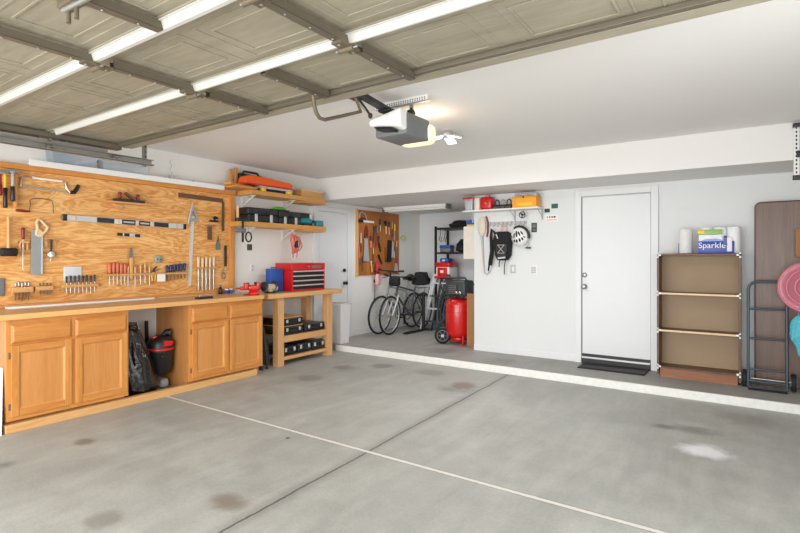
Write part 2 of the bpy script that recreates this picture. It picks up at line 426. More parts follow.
def stile(x, y0, y1, w=.042):
    b = MB(); z1 = ZD-.016
    b.box(x-w/2, x+w/2, y0, y1, z1-.04, z1-.036, GDARK); b.box(x-w/2, x-w/2+.004, y0, y1, z1-.038, z1, GDARK); b.box(x+w/2-.004, x+w/2, y0, y1, z1-.038, z1, GDARK)
    for t in (.2, .5, .8):
        b.lathe([(.006, 0), (.006, .004), (.002, .006)], STEEL, (x, y0+(y1-y0)*t, z1-.046), 'z', 8)
    return b.build('stile', gd)
for x in stx:
    for (y0, y1) in secs:
        if not (x > -1 and y0 > 1.8): stile(x, y0+.06, min(y1-.03, 2.40))
stile(-2.19, 1.86, 2.37); stile(-2.15, .76, 1.25); stile(GX0+.05, .2, 2.42, .09); stile(GX1-.05, .2, 2.42, .09)
def hinge(x, y):
    b = MB(); z = ZD-.056
    b.box(x-.03, x+.03, y-.07, y+.07, z-.012, z+.0, RUST); b.cyl((x-.045, y, z-.018), (x+.045, y, z-.018), .014, RUST, n=10)
    b.cyl((x-.06, y, z-.018), (x+.07, y, z-.018), .006, STEEL, n=8)
    for s in (-1, 1): b.lathe([(.008, 0), (.008, .006)], GALV, (x, y+s*.05, z-.018), 'z', 6)
    return b.build('hinge', gd)
for x in [GX0+.05]+stx:
    for y in (.72, 1.275, 1.83): hinge(x, y)
b = MB()
b.box(GX0+.06, GX1-.05, 2.44, 2.53, ZD-.024, ZD-.018, GDOOR); b.box(GX0+.06, GX1-.05, 2.524, 2.53, ZD-.024, ZD+.045, GDOOR); b.box(GX0+.06, GX1-.05, 2.385, 2.40, ZD-.03, ZD-.004, GDARK); b.box(GX0+.06, GX1-.05, 2.415, 2.425, ZD-.026, ZD-.004, GDARK); b.build('bottom_retainer', gd, .003)
qx, qy = (-2.238, 0.931)
b = MB(); b.rbox(qx-.07, qx+.12, qy-.03, qy+.03, ZD-.05, ZD-.005, RUST, .008)
for dx in (-.03, .04): b.cyl((qx+dx, qy, ZD-.05), (qx+dx, qy, ZD-.11), .009, RUST, n=8)
b.cyl((qx-.05, qy-.01, ZD-.055), (qx+.15, qy, ZD-.055), .012, GALV, n=8); b.build('lock_bolt', gd)

tr = thing('door_track', 'galvanised roller track along the wall under the open garage door', 'track', (-4.8, 1.5, 2.3))
b = MB(); x0 = -4.835
b.box(x0, x0+.004, .1, 2.72, 2.305, 2.36, GALV); b.box(x0, x0+.05, .1, 2.72, 2.305, 2.309, GALV); b.box(x0, x0+.05, .1, 2.72, 2.356, 2.36, GALV); b.box(x0+.046, x0+.05, .1, 2.72, 2.305, 2.318, GALV); b.build('rail', tr)
b = MB(); b.box(x0-.03, x0+.006, 2.67, 2.673, 2.29, ZC, GALV); b.box(x0-.03, x0-.027, 2.64, 2.673, 2.29, ZC, GALV)
for k in range(6): b.box(x0-.02, x0-.008, 2.668, 2.6745, 2.33+k*.05, 2.35+k*.05, IRON)
b.lathe([(.012, 0), (.012, .012)], RUST, (x0-.012, 2.66, 2.325), 'x', 6); b.build('hanger', tr)
b = MB(); b.box(x0-.06, x0+.02, .1, 2.3, 2.37, 2.395, GALV); b.build('track_angle', tr)
for y in (.72, 1.275, 1.83, 2.36):
    b = MB(); b.lathe([(.022, -.012), (.024, -.006), (.024, .006), (.022, .012)], RUST, (x0+.03, y, 2.333), 'x', 16); b.cyl((x0+.03, y, 2.333), (GX0+.14, y, 2.333), .006, STEEL, n=8); b.build('roller', tr)

# opener
op = thing('garage_door_opener', 'white and grey garage door opener with glowing rear lens hung from the ceiling', 'opener', (-2.27, 3.35, 2.2))
fx0, fx1, fy0, fy1 = -2.41, -2.11, 3.08, 3.53
zt, zb = 2.515, 2.355
b = MB()   # front fascia, white, bulged
b.add([(fx0, fy0-.01, zt-.05), (fx1, fy0-.02, zt), (fx1, fy0-.02, zb+.02), (fx0, fy0-.01, zb+.06),
       (fx0+.0, fy0+.10, zt-.05), (fx1, fy0+.10, zt), (fx1, fy0+.10, zb), (fx0, fy0+.10, zb+.06)],
      [(0, 1, 2, 3), (4, 7, 6, 5), (0, 4, 5, 1), (3, 2, 6, 7), (0, 3, 7, 4), (1, 5, 6, 2)], WHITE)
b.build('front_fascia', op, .02, seg=3)
MB().rbox(fx0+.01, fx1+.004, fy0+.06, fy1-.05, zb-.02, zt-.01, GREY, .018).build('housing', op)
b = MB(); b.prism([(fx0+.06, zb+.045), (fx1-.07, zb+.022), (fx1-.07, zb-.004), (fx0+.09, zb+.014)], fy0-.028, fy0+.1, 'y', BLACK); b.build('grille', op, .006)
MB().rbox(fx0+.02, fx1+.018, fy1-.10, fy1+.05, zb-.03, zt-.03, WARM, .05, n=4).build('lamp_lens', op)
b = MB(); b.box(-2.285, -2.255, -.45, 2.86, 2.55, 2.58, IRON); b.box(-2.295, -2.245, -.45, 2.86, 2.546, 2.55, IRON); b.build('drive_rail', op)
b = MB(); b.obox((-2.27, 2.97, 2.545), (.07, .40, .028), (-.10, 0, 0), BLACKS); b.obox((-2.27, 3.15, 2.522), (.11, .14, .02), (0, 0, 0), BLACKS); b.build('rail_end', op, .004)
b = MB(); b.rbox(-2.31, -2.23, 2.62, 2.80, 2.515, 2.575, BLACKS, .01); b.cyl((-2.27, 2.78, 2.53), (-2.25, 2.88, 2.44), .009, BLACKS, n=8); b.sph((-2.25, 2.89, 2.43), (.018, .018, .022), BLACKS, 8); b.cyl((-2.26, 2.7, 2.53), (-2.24, 2.82, 2.45), .006, STEEL, n=6); b.build('trolley', op)
b = MB(); yz = [(2.256, 2.403), (2.273, 2.347), (2.299, 2.307), (2.335, 2.284), (2.39, 2.287), (2.527, 2.337), (2.771, 2.431)]
b.tube([(-2.2-.007*k, p[0], p[1]) for k, p in enumerate(yz)]+[(-2.25, 2.72, 2.52)], .012, RUST, 8); b.build('door_arm', op)
b = MB()
b.box(-2.47, -1.98, 3.235, 3.24, 2.585, ZC, WHITE); b.box(-2.47, -1.98, 3.235, 3.275, 2.585, 2.589, WHITE)
for k in range(22):
    for r in range(2): b.box(-2.46+k*.0215, -2.452+k*.0215, 3.233, 3.236, 2.594+r*.014, 2.602+r*.014, IRON)
b.build('ceiling_angle', op)
b = MB(); b.box(-2.155, -2.12, 3.255, 3.259, 2.505, 2.60, GALV); b.box(-2.38, -2.345, 3.255, 3.259, 2.505, 2.60, GALV)
for k in range(2): b.box(-2.145, -2.13, 3.253, 3.256, 2.525+k*.034, 2.505+k*.034, IRON)
b.build('strap', op)
b = MB(); b.tube([(-2.13, 3.2, 2.515), (-2.12, 3.25, 2.53), (-2.14, 3.3, 2.525)], .012, BLACK, 8); b.build('cable', op)

# LED ceiling lamp with folding panels
lx, ly = -2.41, 4.30
cl = thing('led_ceiling_light', 'small lit LED ceiling light with three folding panels', 'light', (lx, ly, ZC-.1))
b = MB(); b.lathe([(.035, 0), (.04, -.012), (.055, -.02), (.055, -.045), (.03, -.06)], SILVER, (lx, ly, ZC), 'z', 20); b.build('lamp_base', cl)
for k, a in enumerate((-.35, -.35+2*PI/3, -.35+4*PI/3)):
    T = Matrix.Translation((lx, ly, ZC-.035)) @ Matrix.Rotation(a, 4, 'Z') @ Matrix.Rotation(.28, 4, 'Y')
    p = MB(); p.rbox(.05, .175, -.055, .055, -.004, .012, SILVER, .004, T); p = p.build('lamp_panel', cl)
    q = MB(); q.rbox(.05, .165, -.045, .045, -.014, -.004, GLOW, .004, T); q.build('led_lens', p)

# tube fixture in the alcove
ft = thing('tube_light', 'switched off white twin tube light on the lowered alcove ceiling', 'light', (-4.7, 7.3, 2.2))
b = MB(); b.prism([(7.22, ZS-.0), (7.38, ZS-.0), (7.36, ZS-.045), (7.24, ZS-.045)], -5.36, -4.06, 'x', WHITE); b.build('lamp_body', ft)
for y in (7.25, 7.35):
    MB().cyl((-5.32, y, ZS-.062), (-4.1, y, ZS-.062), .014, DIFF, n=10).build('tube', ft)
for x in (-5.36, -4.08):
    MB().box(x, x+.025, 7.22, 7.38, ZS-.08, ZS-.0, GREY).build('end_cap', ft, .004)
# ------------------------------------------------------------------ workbench run on the left wall
def oak_cabinet(y0, y1, label, side=None):
    c = thing('base_cabinet', label, 'cabinet', ((XW-4.9)/2, (y0+y1)/2, .0), 'oak base cabinets under the worktop')
    xf = -4.9
    b = MB(); b.box(XW, xf-.021, y0, y0+.02, .09, .908, OAKD); b.box(XW, xf-.021, y1-.02, y1, .09, .908, OAKD); b.box(XW, xf-.021, y0+.02, y1-.02, .09, .11, OAKD); b.box(XW, XW+.01, y0+.02, y1-.02, .11, .908, OAKD)
    b.box(XW, xf-.06, y0+.01, y1-.01, 0, .09, OAKD); b.build('carcass', c)
    ym = (y0+y1)/2
    b = MB()
    b.box(xf-.02, xf, y0, y0+.045, .09, .908, OAK); b.box(xf-.02, xf, y1-.045, y1, .09, .908, OAK); b.box(xf-.02, xf, ym-.03, ym+.03, .09, .908, OAK)
    for p, q in ((y0+.045, ym-.03), (ym+.03, y1-.045)):
        for z0, z1 in ((.86, .908), (.685, .72), (.09, .135)): b.box(xf-.02, xf, p, q, z0, z1, OAKH)
    b.build('face_frame', c)
    for k, (a, d) in enumerate(((y0+.03, ym-.012), (ym+.018, y1-.018))):
        # drawer front with chamfered edge
        z0, z1 = .712, .868; e = .018
        b = MB()
        vs = [(xf, a, z0), (xf, d, z0), (xf, d, z1), (xf, a, z1), (xf+.008, a, z0), (xf+.008, d, z0), (xf+.008, d, z1), (xf+.008, a, z1), (xf+.02, a+e, z0+e), (xf+.02, d-e, z0+e), (xf+.02, d-e, z1-e), (xf+.02, a+e, z1-e)]
        fs = [(0, 3, 2, 1), (8, 9, 10, 11)]+[(i, (i+1) % 4, 4+(i+1) % 4, 4+i) for i in range(4)]+[(4+i, 4+(i+1) % 4, 8+(i+1) % 4, 8+i) for i in range(4)]
        b.add(vs, fs, OAKH); b.build('drawer_front', c, .0015)
        # door: frame and flat panel
        z0, z1 = .125, .698; w = .055
        dr = MB()
        dr.box(xf, xf+.02, a, a+w, z0, z1, OAK); dr.box(xf, xf+.02, d-w, d, z0, z1, OAK)
        dr.box(xf, xf+.0195, a+w, d-w, z0, z0+w, OAKH); dr.box(xf, xf+.0195, a+w, d-w, z1-w, z1, OAKH)
        dr = dr.build('door', c, .003)
        p = MB(); e = .014
        i0, i1, j0, j1 = a+w, d-w, z0+w, z1-w
        vs = [(xf+.018, i0, j0), (xf+.018, i1, j0), (xf+.018, i1, j1), (xf+.018, i0, j1), (xf+.009, i0+e, j0+e), (xf+.009, i1-e, j0+e), (xf+.009, i1-e, j1-e), (xf+.009, i0+e, j1-e)]
        p.add(vs, [(i, (i+1) % 4, 4+(i+1) % 4, 4+i) for i in range(4)]+[(4, 5, 6, 7)], OAKP); p.build('panel', dr)
        hy = a-.008 if k == 0 else None
        if hy:
            for z in (z0+.08, z1-.08):
                h = MB(); h.box(xf, xf+.004, hy-.006, hy+.006, z-.026, z+.026, RUST); h.cyl((xf+.008, hy+.005, z-.026), (xf+.008, hy+.005, z+.026), .004, RUST, n=8); h.build('hinge', dr)
    return c
oak_cabinet(1.558, 2.529, 'honey oak base cabinet under the hand saws, beside the black bin bag')
oak_cabinet(3.167, 4.154, 'honey oak base cabinet under the red vise, beside the pine table')
MB().box(-4.93, -4.868, 1.545, 4.05, 0, .07, PINEH).build('kick_board', None, .004, 'pale timber kick board lying along the floor under the cabinets', 'board')

wt = thing('worktop', 'long pale wooden worktop across both oak cabinets', 'worktop', (-5.19, 2.7, .91))
MB().box(XW, -4.862, 1.47, 4.135, .912, .955, TOPW).build('top_slab', wt)
MB().box(-4.862, -4.842, 1.47, 4.135, .91, .9555, EDGEW).build('front_edge', wt, .004)

# plywood tool board
pb = thing('tool_board', 'large plywood tool board on the wall above the worktop', 'tool board', (-5.51, 2.7, .955))
MB().box(XW, -5.503, 1.45, 4.115, .956, 2.21, PLY).build('panel', pb)
MB().box(XW, -5.45, 1.45, 4.185, 2.21, 2.262, FIR).build('top_rail', pb, .004)
MB().box(XW, -5.46, 4.115, 4.18, .956, 2.21, FIRV).build('side_post', pb, .004)
MB().box(-5.503, -5.46, 1.45, 4.115, .956, .985, FIR).build('bottom_rail', pb, .004)

b = MB(); b.box(XW, -5.37, 1.88, 3.95, 2.263, 2.268, WHITE); b.box(-5.375, -5.36, 1.88, 3.95, 2.245, 2.30, WHITE)
b.build('ledge_shelf', None, .002, 'narrow white ledge on top of the plywood tool board', 'shelf')
def bin_(y0, y1, h, m, label, lidm):
    t = thing('storage_bin', label, 'bin', (-5.45, (y0+y1)/2, 2.268), 'clear plastic bins above the tool board')
    b = MB(); x0, x1 = -5.525, -5.385; z0, z1 = 2.2685, 2.2685+h; e = .012
    vs = [(x0+e, y0+e, z0), (x1-e, y0+e, z0), (x1-e, y1-e, z0), (x0+e, y1-e, z0), (x0, y0, z1), (x1, y0, z1), (x1, y1, z1), (x0, y1, z1)]
    b.add(vs, [(0, 3, 2, 1), (0, 1, 5, 4), (1, 2, 6, 5), (2, 3, 7, 6), (3, 0, 4, 7)], m); b.build('tub', t)
    MB().rbox(x0-.0, x1+.006, y0-.006, y1+.006, z1, z1+.018, lidm, .006).build('lid', t)
    return t
bA = bin_(2.07, 2.47, .15, CLEARB, 'bluish see-through bin above the bow saw on the white ledge', CLEARP)
b = MB(); b.obox((-5.40, 2.33, 2.34), (.006, .3, .02), (.35, 0, 0), WHITE); b.build('stored_strip', bA)
bin_(2.53, 2.99, .12, CLEARP, 'pale see-through bin above the smoothing plane on the white ledge', CLEARP)
t = thing('power_strip', 'white power strip with plug lying at the far end of the white ledge', 'power strip', (-5.45, 3.4, 2.268))
MB().rbox(-5.48, -5.40, 3.24, 3.62, 2.269, 2.30, WHITE, .008).build('strip_body', t)
MB().rbox(-5.47, -5.42, 3.28, 3.33, 2.30, 2.35, LGREY, .006).build('plug', t)
MB().rbox(-5.46, -5.43, 3.56, 3.585, 2.30, 2.318, GREY, .004).build('switch', t)
b = MB(); pts = []
for i in range(14): pts.append((-5.46, 3.3+.01*math.sin(i), 2.35+.014*i))
b.tube(pts, .005, LGREY, 6); b.build('cord', t)

# things on the worktop
TW = .9555
b = MB(); b.rbox(-5.43, -5.34, (1.717, 1.005)[0], (3.044, 0.993)[0], TW, TW+.018, WHITE, .004); b.build('white_strip', None, 0, 'long white plastic strip lying on the worktop below the tool board', 'strip')
b = MB(); b.rbox(-5.435, -5.405, 3.12, 3.86, TW, TW+.008, BEECH, .003); b.build('wood_strip', None, 0, 'thin pale wooden slat lying on the worktop below the white-handled chisels', 'slat')
t = thing('block_plane', 'flat dark steel block plane lying near the front edge of the worktop', 'plane', (-4.98, 3.40, TW))
b = MB(); b.rbox(-5.0, -4.95, 3.3, 3.5, TW, TW+.022, IRON, .006); b.build('sole', t)
b = MB(); b.rbox(-4.99, -4.96, 3.33, 3.46, TW+.022, TW+.034, STEEL, .005); b.build('lever_cap', t)
MB().rbox(-5.02, -4.99, 3.96, 4.05, TW, TW+.012, RUST, .003).build('steel_bracket', None, 0, 'small rusty steel bracket lying on the worktop just in front of the red vise', 'bracket')

v = thing('bench_vise', 'red cast iron bench vise bolted on the corner of the worktop', 'vise', (-4.95, 4.06, TW))
b = MB(); vx, vy = -4.95, 4.06
SV = Matrix.Translation((vx, vy, TW)) @ Matrix.Scale(1.25, 4) @ Matrix.Rotation(-.5, 4, 'Z')
b.lathe([(.055, 0), (.055, .018), (.042, .03), (.038, .055)], RED, T=SV, n=20); b.build('swivel_base', v)
b = MB(); b.rbox(-.04, .045, -.055, .06, .045, .1, RED, .014, SV); b.rbox(-.05, .05, .02, .055, .06, .125, RED, .008, SV); b.build('vise_body', v)
b = MB(); b.rbox(-.03, .03, -.13, -.05, .05, .085, RED, .012, SV); b.rbox(-.05, .05, -.09, -.055, .055, .12, RED, .008, SV); b.build('sliding_jaw', v)
b = MB(); b.tube([SV @ Vector(p) for p in ((0, -.17, .067), (0, -.12, .067))], .012, RED, 10); b.tube([SV @ Vector(p) for p in ((-.05, -.16, .05), (.05, -.16, .08))], .006, STEEL, 8); b.build('screw_handle', v)
b = MB(); b.box(-.048, .048, .0145, .02, .09, .127, IRON, SV); b.build('fixed_jaw_plate', v); b = MB(); b.box(-.048, .048, -.055, -.05, .085, .122, IRON, SV); b.build('moving_jaw_plate', v)

# bin bag, wall mounted shop vacuum
def bag(b, c, rx, ry, h, m, seed, folds=9, lean=(0, 0), top=.32, pf=None):
    rr = random.Random(seed); n = 44; k = 30; vs = []; fs = []
    ph = [rr.uniform(0, 6.28) for _ in range(12)]
    for i in range(k):
        t = i/(k-1)
        prof = math.sin(min(1, t*6+.35)*PI/2)*(1-.12*t)*(1-(1-top)*max(0, (t-.45)/.55)**1.3)
        if pf: prof = pf(t)
        for j in range(n):
            a = 2*PI*j/n
            f = 1+.06*math.sin(folds*a+ph[0]+3*t)+.045*math.sin((folds+6)*a+ph[1]-5*t)+.04*math.sin(4*a+9*t+ph[2])+.03*math.sin(17*t+2*a+ph[3])-.05*abs(math.sin(3.5*a+6*t+ph[5]))
            vs.append((c[0]+rx*prof*f*math.cos(a)+lean[0]*t, c[1]+ry*prof*f*math.sin(a)+lean[1]*t, c[2]+h*t*(1+.02*math.sin(3*a+ph[4]))))
    for i in range(k-1):
        for j in range(n): fs.append((i*n+j, i*n+(j+1) % n, (i+1)*n+(j+1) % n, (i+1)*n+j))
    fs.append(tuple(range(n-1, -1, -1))); fs.append(tuple((k-1)*n+j for j in range(n)))
    b.add(vs, fs, m, True); return b
bg = thing('bin_bag', 'full black plastic bin bag standing between the oak cabinets', 'bag', (-5.2, 2.77, 0))
bag(MB(), (-5.10, 2.745, .001), .14, .18, .69, BAGM, 3, lean=(-.06, -.06), top=.4).build('sack', bg)
b = MB(); bag(b, (-5.18, 2.70, .67), .06, .065, .08, BAGM, 5, 6, top=.9); b.build('tied_neck', bg)
va = thing('shop_vacuum', 'red and black wall mounted shop vacuum hanging beside the bin bag', 'vacuum', (-5.2, 3.03, .18))
vx, vy, vz = -5.2, 3.022, .175
T = Matrix.Translation((vx, vy, vz)) @ Matrix.Rotation(.0, 4, 'X')
b = MB(); b.lathe([(.095, 0), (.108, .015), (.128, .24), (.134, .25)], BLACKS, T=T, n=32); b.lathe([(.03, .0), (.03, .012), (.02, .016)], BLACK, (.112, -.03, .19), 'x', 14, T); b.build('tank', va)
b = MB(); b.lathe([(.136, .25), (.138, .262), (.134, .275)], RED, T=T, n=32); b.build('red_band', va)
b = MB(); b.lathe([(.134, .275), (.13, .33), (.1, .385), (.05, .405), (.0, .408)], BLACK, T=T, n=32, cap=False); b.build('motor_head', va)
b = MB(); b.prism([(-.045, .30), (.055, .30), (.07, .345), (-.03, .36)], .09, .136, 'x', RED, T); b.rbox(-.02, .04, -.10, -.02, .37, .402, RED, .01, T); b.build('red_cover', va)
b = MB(); b.tube([T @ Vector(p) for p in ((.02, .02, .40), (.02, .05, .43), (.03, .085, .425))], [.02, .03, .045], BLACK, 12); b.build('blower_port', va)
b = MB(); b.cyl((-5.42, 3.0, .42), (-5.40, 2.98, .72), .02, BLACK, n=12); b.build('wand', va)
b = MB(); b.rbox(-5.28, -5.2, 3.15, 3.166, .34, .5, BLACK, .006); b.build('wall_bracket', va)
MB().rbox(-5.44, -5.2, 3.03, 3.13, .001, .1, LGREY, .03).build('crumpled_cloth', None, 0, 'pale grey rag on the floor under the shop vacuum', 'cloth')

# leaning white board by the near cabinet
b = MB(); b.add([(-5.2, 1.50, .0), (-4.87, 1.50, .0), (-4.95, 1.535, .52), (-5.2, 1.535, .52), (-5.2, 1.52, .0), (-4.87, 1.52, .0), (-4.95, 1.555, .52), (-5.2, 1.555, .52)], [(0, 1, 2, 3), (4, 7, 6, 5), (0, 4, 5, 1), (3, 2, 6, 7), (0, 3, 7, 4), (1, 5, 6, 2)], WHITE)
b.build('leaning_board', None, 0, 'white panel leaning against the near end of the first oak cabinet', 'panel')

# folded camp chair between cabinet and pine table
t = thing('folded_chair_bag', 'slim black folded camp chair standing between oak cabinet and pine table', 'camp chair', (-5.0, 4.3, 0))
b = MB(); b.tube([(-5.06, 4.27, .07), (-5.07, 4.26, .25), (-5.08, 4.27, .45), (-5.10, 4.28, .62)], [.045, .055, .045, .03], FABB, 12); b.build('bag_body', t)
b = MB(); b.tube([(-5.05, 4.36, .05), (-5.07, 4.34, .3), (-5.1, 4.31, .58)], [.035, .04, .02], BLACKS, 10); b.build('bag_fold', t)
for p in ((-5.03, 4.25), (-5.03, 4.34), (-5.11, 4.31)):
    MB().cyl((p[0], p[1], .0), (p[0]-.02, p[1], .12), .014, BLACK, n=8).build('foot', t)
MB().tube([(-5.10, 4.28, .6), (-5.11, 4.26, .68), (-5.1, 4.30, .7), (-5.1, 4.3, .6)], .008, BLACK, 6).build('strap', t)

# ------------------------------------------------------------------ pine table
PT = .950
pt = thing('pine_workbench', 'pale pine workbench with two shelves carrying the red tool chest', 'workbench', (-5.25, 5.0, 0))
MB().box(XW+.01, -4.93, 4.27, 5.66, .89, PT, PINEH).build('tabletop', pt, .005)
for (x, y) in ((-5.04, 4.535), (-5.04, 5.46), (-5.46, 4.535), (-5.46, 5.46)):
    b = MB(); b.box(x-.05, x+.05, y-.05, y+.05, 0, .89, PINE)
    for z in (.80, .83): b.lathe([(.007, 0), (.007, .003)], STEEL, (x+.05, y+.01, z), 'x', 8)
    b.build('leg', pt, .004)
for z0, z1 in ((.30, .385), (.07, .115)):
    b = MB(); b.box(-5.5, -5.0, 4.59, 5.405, z1-.02, z1, PINEH); b.box(-5.02, -4.995, 4.59, 5.405, z0, z1, PINEH); b.build('shelf', pt, .003)
MB().box(-5.5, -5.40, 4.59, 5.405, .82, .89, PINEH).build('rear_apron', pt)
def toolcase(y0, y1, z0, h, label, parent_group, x0=-5.42, x1=-5.03, lid=BLACKS):
    t = thing('tool_case', label, 'tool case', ((x0+x1)/2, (y0+y1)/2, z0), parent_group)
    MB().rbox(x0, x1, y0, y1, z0+.001, z0+h*.62, BLACK, .012).build('case_body', t)
    MB().rbox(x0, x1-.003, y0+.003, y1-.003, z0+h*.63, z0+h, lid, .012).build('lid', t)
    for s in (.2, .8):
        y = y0+(y1-y0)*s; MB().rbox(x1-.002, x1+.008, y-.018, y+.018, z0+h*.42, z0+h*.86, LGREY if s < .5 else SILVER, .004).build('latch', t)
    ym = (y0+y1)/2; MB().tube([(x1, ym-.05, z0+h*.45), (x1+.018, ym-.045, z0+h*.4), (x1+.018, ym+.045, z0+h*.4), (x1, ym+.05, z0+h*.45)], .006, BLACKS, 6).build('handle', t)
    return t
G_ = 'black tool cases on the pine workbench'
toolcase(4.60, 4.98, .386, .105, 'black tool case with silver latch on upper workbench shelf, underneath another case', G_)
toolcase(5.00, 5.40, .386, .105, 'black tool case on upper workbench shelf beside the stacked pair', G_)
toolcase(4.60, 4.97, .505, .095, 'black tool case stacked on top of another on the upper workbench shelf', G_)
MB().box(-5.43, -5.05, 4.59, 4.99, .4925, .5045, PINEH).build('pine_divider', None, .002, 'thin pine board lying between the two stacked tool cases', 'board')
MB().box(-5.43, -5.06, 4.6, 4.97, .6015, .613, PINEH).build('pine_cover', None, .002, 'thin pine board lying on top of the upper stacked tool case', 'board')
toolcase(4.60, 4.86, .116, .115, 'black tool case on lower workbench shelf, nearest the camp chair', G_)
toolcase(4.875, 5.13, .116, .125, 'black tool case in the middle of the lower workbench shelf', G_)
toolcase(5.145, 5.40, .116, .12, 'black tool case on lower workbench shelf, nearest the white waste bin', G_)

# tool chest: steel body, four drawers
tc_ = thing('tool_chest', 'red steel tool chest with black drawers on the pine workbench', 'tool chest', (-5.2, 5.05, PT))
x0, x1, y0, y1, z0, z1 = -5.40, -5.07, 4.80, 5.44, PT+.001, PT+.385
b = MB(); b.box(x0, x1, y0, y1, z0, z1-.10, RED); b.build('chest_body', tc_, .006)
b = MB(); b.box(x0, x1+.004, y0-.002, y1+.002, z1-.10, z1, RED); b.build('lid', tc_, .008)
for k in range(4):
    za = z0+.025+k*.064
    d = MB(); d.box(x1-.01, x1+.006, y0+.02, y1-.03, za, za+.044, BLACK); d = d.build('drawer', tc_, .002)
    MB().rbox(x1+.002, x1+.016, y0+.02, y1-.03, za+.043, za+.06, SILVER, .004).build('handle', d)
b = MB(); b.lathe([(.009, 0), (.009, .01)], CHROME, (x1+.004, y0+.31, z1-.055), 'x', 12); b.build('lock', tc_)
b = MB(); b.rbox(x1+.003, x1+.007, y0+.37, y0+.56, z1-.075, z1-.035, GREY, .01); b.build('name_plate', tc_)
b = MB(); b.rbox(x1+.003, x1+.008, y0+.2, y0+.47, z1-.0105, z1-.002, RED, .002); b.build('lid_lip', tc_)

bc = thing('blue_case', 'upright blue plastic case beside the red tool chest', 'case', (-5.25, 4.65, PT))
MB().rbox(-5.34, -5.28, 4.575, 4.79, PT+.001, PT+.31, BLUE, .01).build('case_half', bc)
MB().rbox(-5.279, -5.22, 4.565, 4.785, PT+.001, PT+.307, BLUE, .01).build('case_half', bc)
MB().tube([(-5.28, 4.62, PT+.305), (-5.28, 4.625, PT+.325), (-5.28, 4.705, PT+.325), (-5.28, 4.71, PT+.305)], .006, BLUE, 6).build('handle', bc)
gr = thing('bench_grinder', 'small grey and cream bench grinder in front of the blue case', 'grinder', (-5.12, 4.47, PT))
b = MB(); b.rbox(-5.16, -5.06, 4.40, 4.52, PT+.001, PT+.02, IRON, .006); b.build('base', gr)
b = MB(); b.lathe([(.03, -.07), (.045, -.06), (.045, .06), (.03, .07)], BEIGE, (-5.11, 4.45, PT+.075), 'y', 18); b.rbox(-5.14, -5.08, 4.42, 4.48, PT+.01, PT+.05, BEIGE, .008); b.build('motor', gr)
for y in (4.365, 4.535):
    b = MB(); b.lathe([(.055, -.012), (.055, .012)], LGREY if y > 4.5 else GREY, (-5.11, y, PT+.075), 'y', 20); b.build('grinding_wheel', gr)
    b = MB(); b.lathe([(.06, -.016), (.06, .016)], IRON, (-5.115, y, PT+.09), 'y', 20); b.build('guard', gr)

wb = thing('waste_bin', 'white plastic waste bin at the far end of the pine workbench', 'bin', (-5.3, 5.95, STEP))
b = MB(); y0, y1, x0, x1, h = 5.83, 6.07, -5.48, -5.10, .70; e = .025
def frus(b, x0, x1, y0, y1, z0, z1, e, m, open_=True):
    vs = [(x0+e, y0+e, z0), (x1-e, y0+e, z0), (x1-e, y1-e, z0), (x0+e, y1-e, z0), (x0, y0, z1), (x1, y0, z1), (x1, y1, z1), (x0, y1, z1)]
    fs = [(0, 3, 2, 1), (0, 1, 5, 4), (1, 2, 6, 5), (2, 3, 7, 6), (3, 0, 4, 7)]
    if not open_: fs.append((4, 5, 6, 7))
    b.add(vs, fs, m); return b
frus(b, x0, x1, y0, y1, STEP+.001, h, e, OFFW); b.build('bin_body', wb, .01)
b = MB()
b.tube([(x0, y0, h), (x1, y0, h), (x1, y1, h), (x0, y1, h)], .01, OFFW, 8, True); b.build('rim', wb)
# ------------------------------------------------------------------ hand tools on the tool board
W = -5.502
def P(yz, d=.02): return (W+d, yz[0], yz[1])
def upright(name, label, cat, y, z_low, z_mid, z_top, hm, sm, rh=.012, rs=.004, group=None, d=.03, flare=1., blade=None):
    t = thing(name, label, cat, (W+d, y, z_low), group)
    x = W+d
    b = MB(); L = z_top-z_mid
    b.lathe([(rh*.55, 0), (rh*.9, L*.12), (rh*.8, L*.3), (rh*flare, L*.7), (rh*.95, L*.92), (rh*.5, L)], hm, (x, y, z_mid), 'z', 12); b.build('handle', t)
    b = MB()
    if blade: b.box(x-.003, x+.003, y-blade, y+blade, z_low, z_mid+.005, sm)
    else: b.cyl((x, y, z_low), (x, y, z_mid+.005), rs, sm, n=8)
    b.build('blade' if blade else 'shaft', t)
    return t
def rack(label, y0, y1, z0, z1, m=TOOLW, depth=.05):
    b = MB(); b.box(W, W+depth, y0, y1, z0, z1, m); b.box(W, W+.02, y0, y1, z0-.02, z0, m)
    return b.build('tool_rack', None, .003, label, 'tool rack', 'wooden tool racks on the plywood board')
def hammer(y, zt, zb, grip0, hm, gm, label, d=.035):
    t = thing('claw_hammer', label, 'hammer', (W+.03, y, zb), 'hammers at the edge of the plywood board'); x = W+d
    b = MB(); b.cyl((x, y-.06, zt-.02), (x, y-.02, zt-.018), .016, STEEL, n=12); b.rbox(x-.014, x+.014, y-.025, y+.02, zt-.035, zt, STEEL, .005)
    b.tube([(x, y+.015, zt-.012), (x, y+.04, zt-.016), (x, y+.065, zt-.035)], [.012, .01, .004], STEEL, 8); b.build('head', t)
    b = MB(); b.cyl((x, y, grip0), (x, y, zt-.03), .012, hm, n=12); b.build('handle', t)
    b = MB(); b.lathe([(.013, 0), (.018, .015), (.015, .1), (.017, grip0-zb)], gm, (x, y, zb), 'z', 14); b.build('grip', t)
hammer((1.733, 2.165)[0], (1.733, 2.192)[1], (1.733, 1.852)[1], (1.733, 2.031)[1], YELLOW, BLACK, 'claw hammer with yellow shaft and black grip hanging on the tool board')
hammer((1.771, 2.179)[0], (1.771, 2.197)[1], (1.771, 1.909)[1], (1.771, 2.044)[1], LGREY, BLACKS, 'claw hammer with pale grey shaft and black grip, next to the yellow-shafted one', .085)
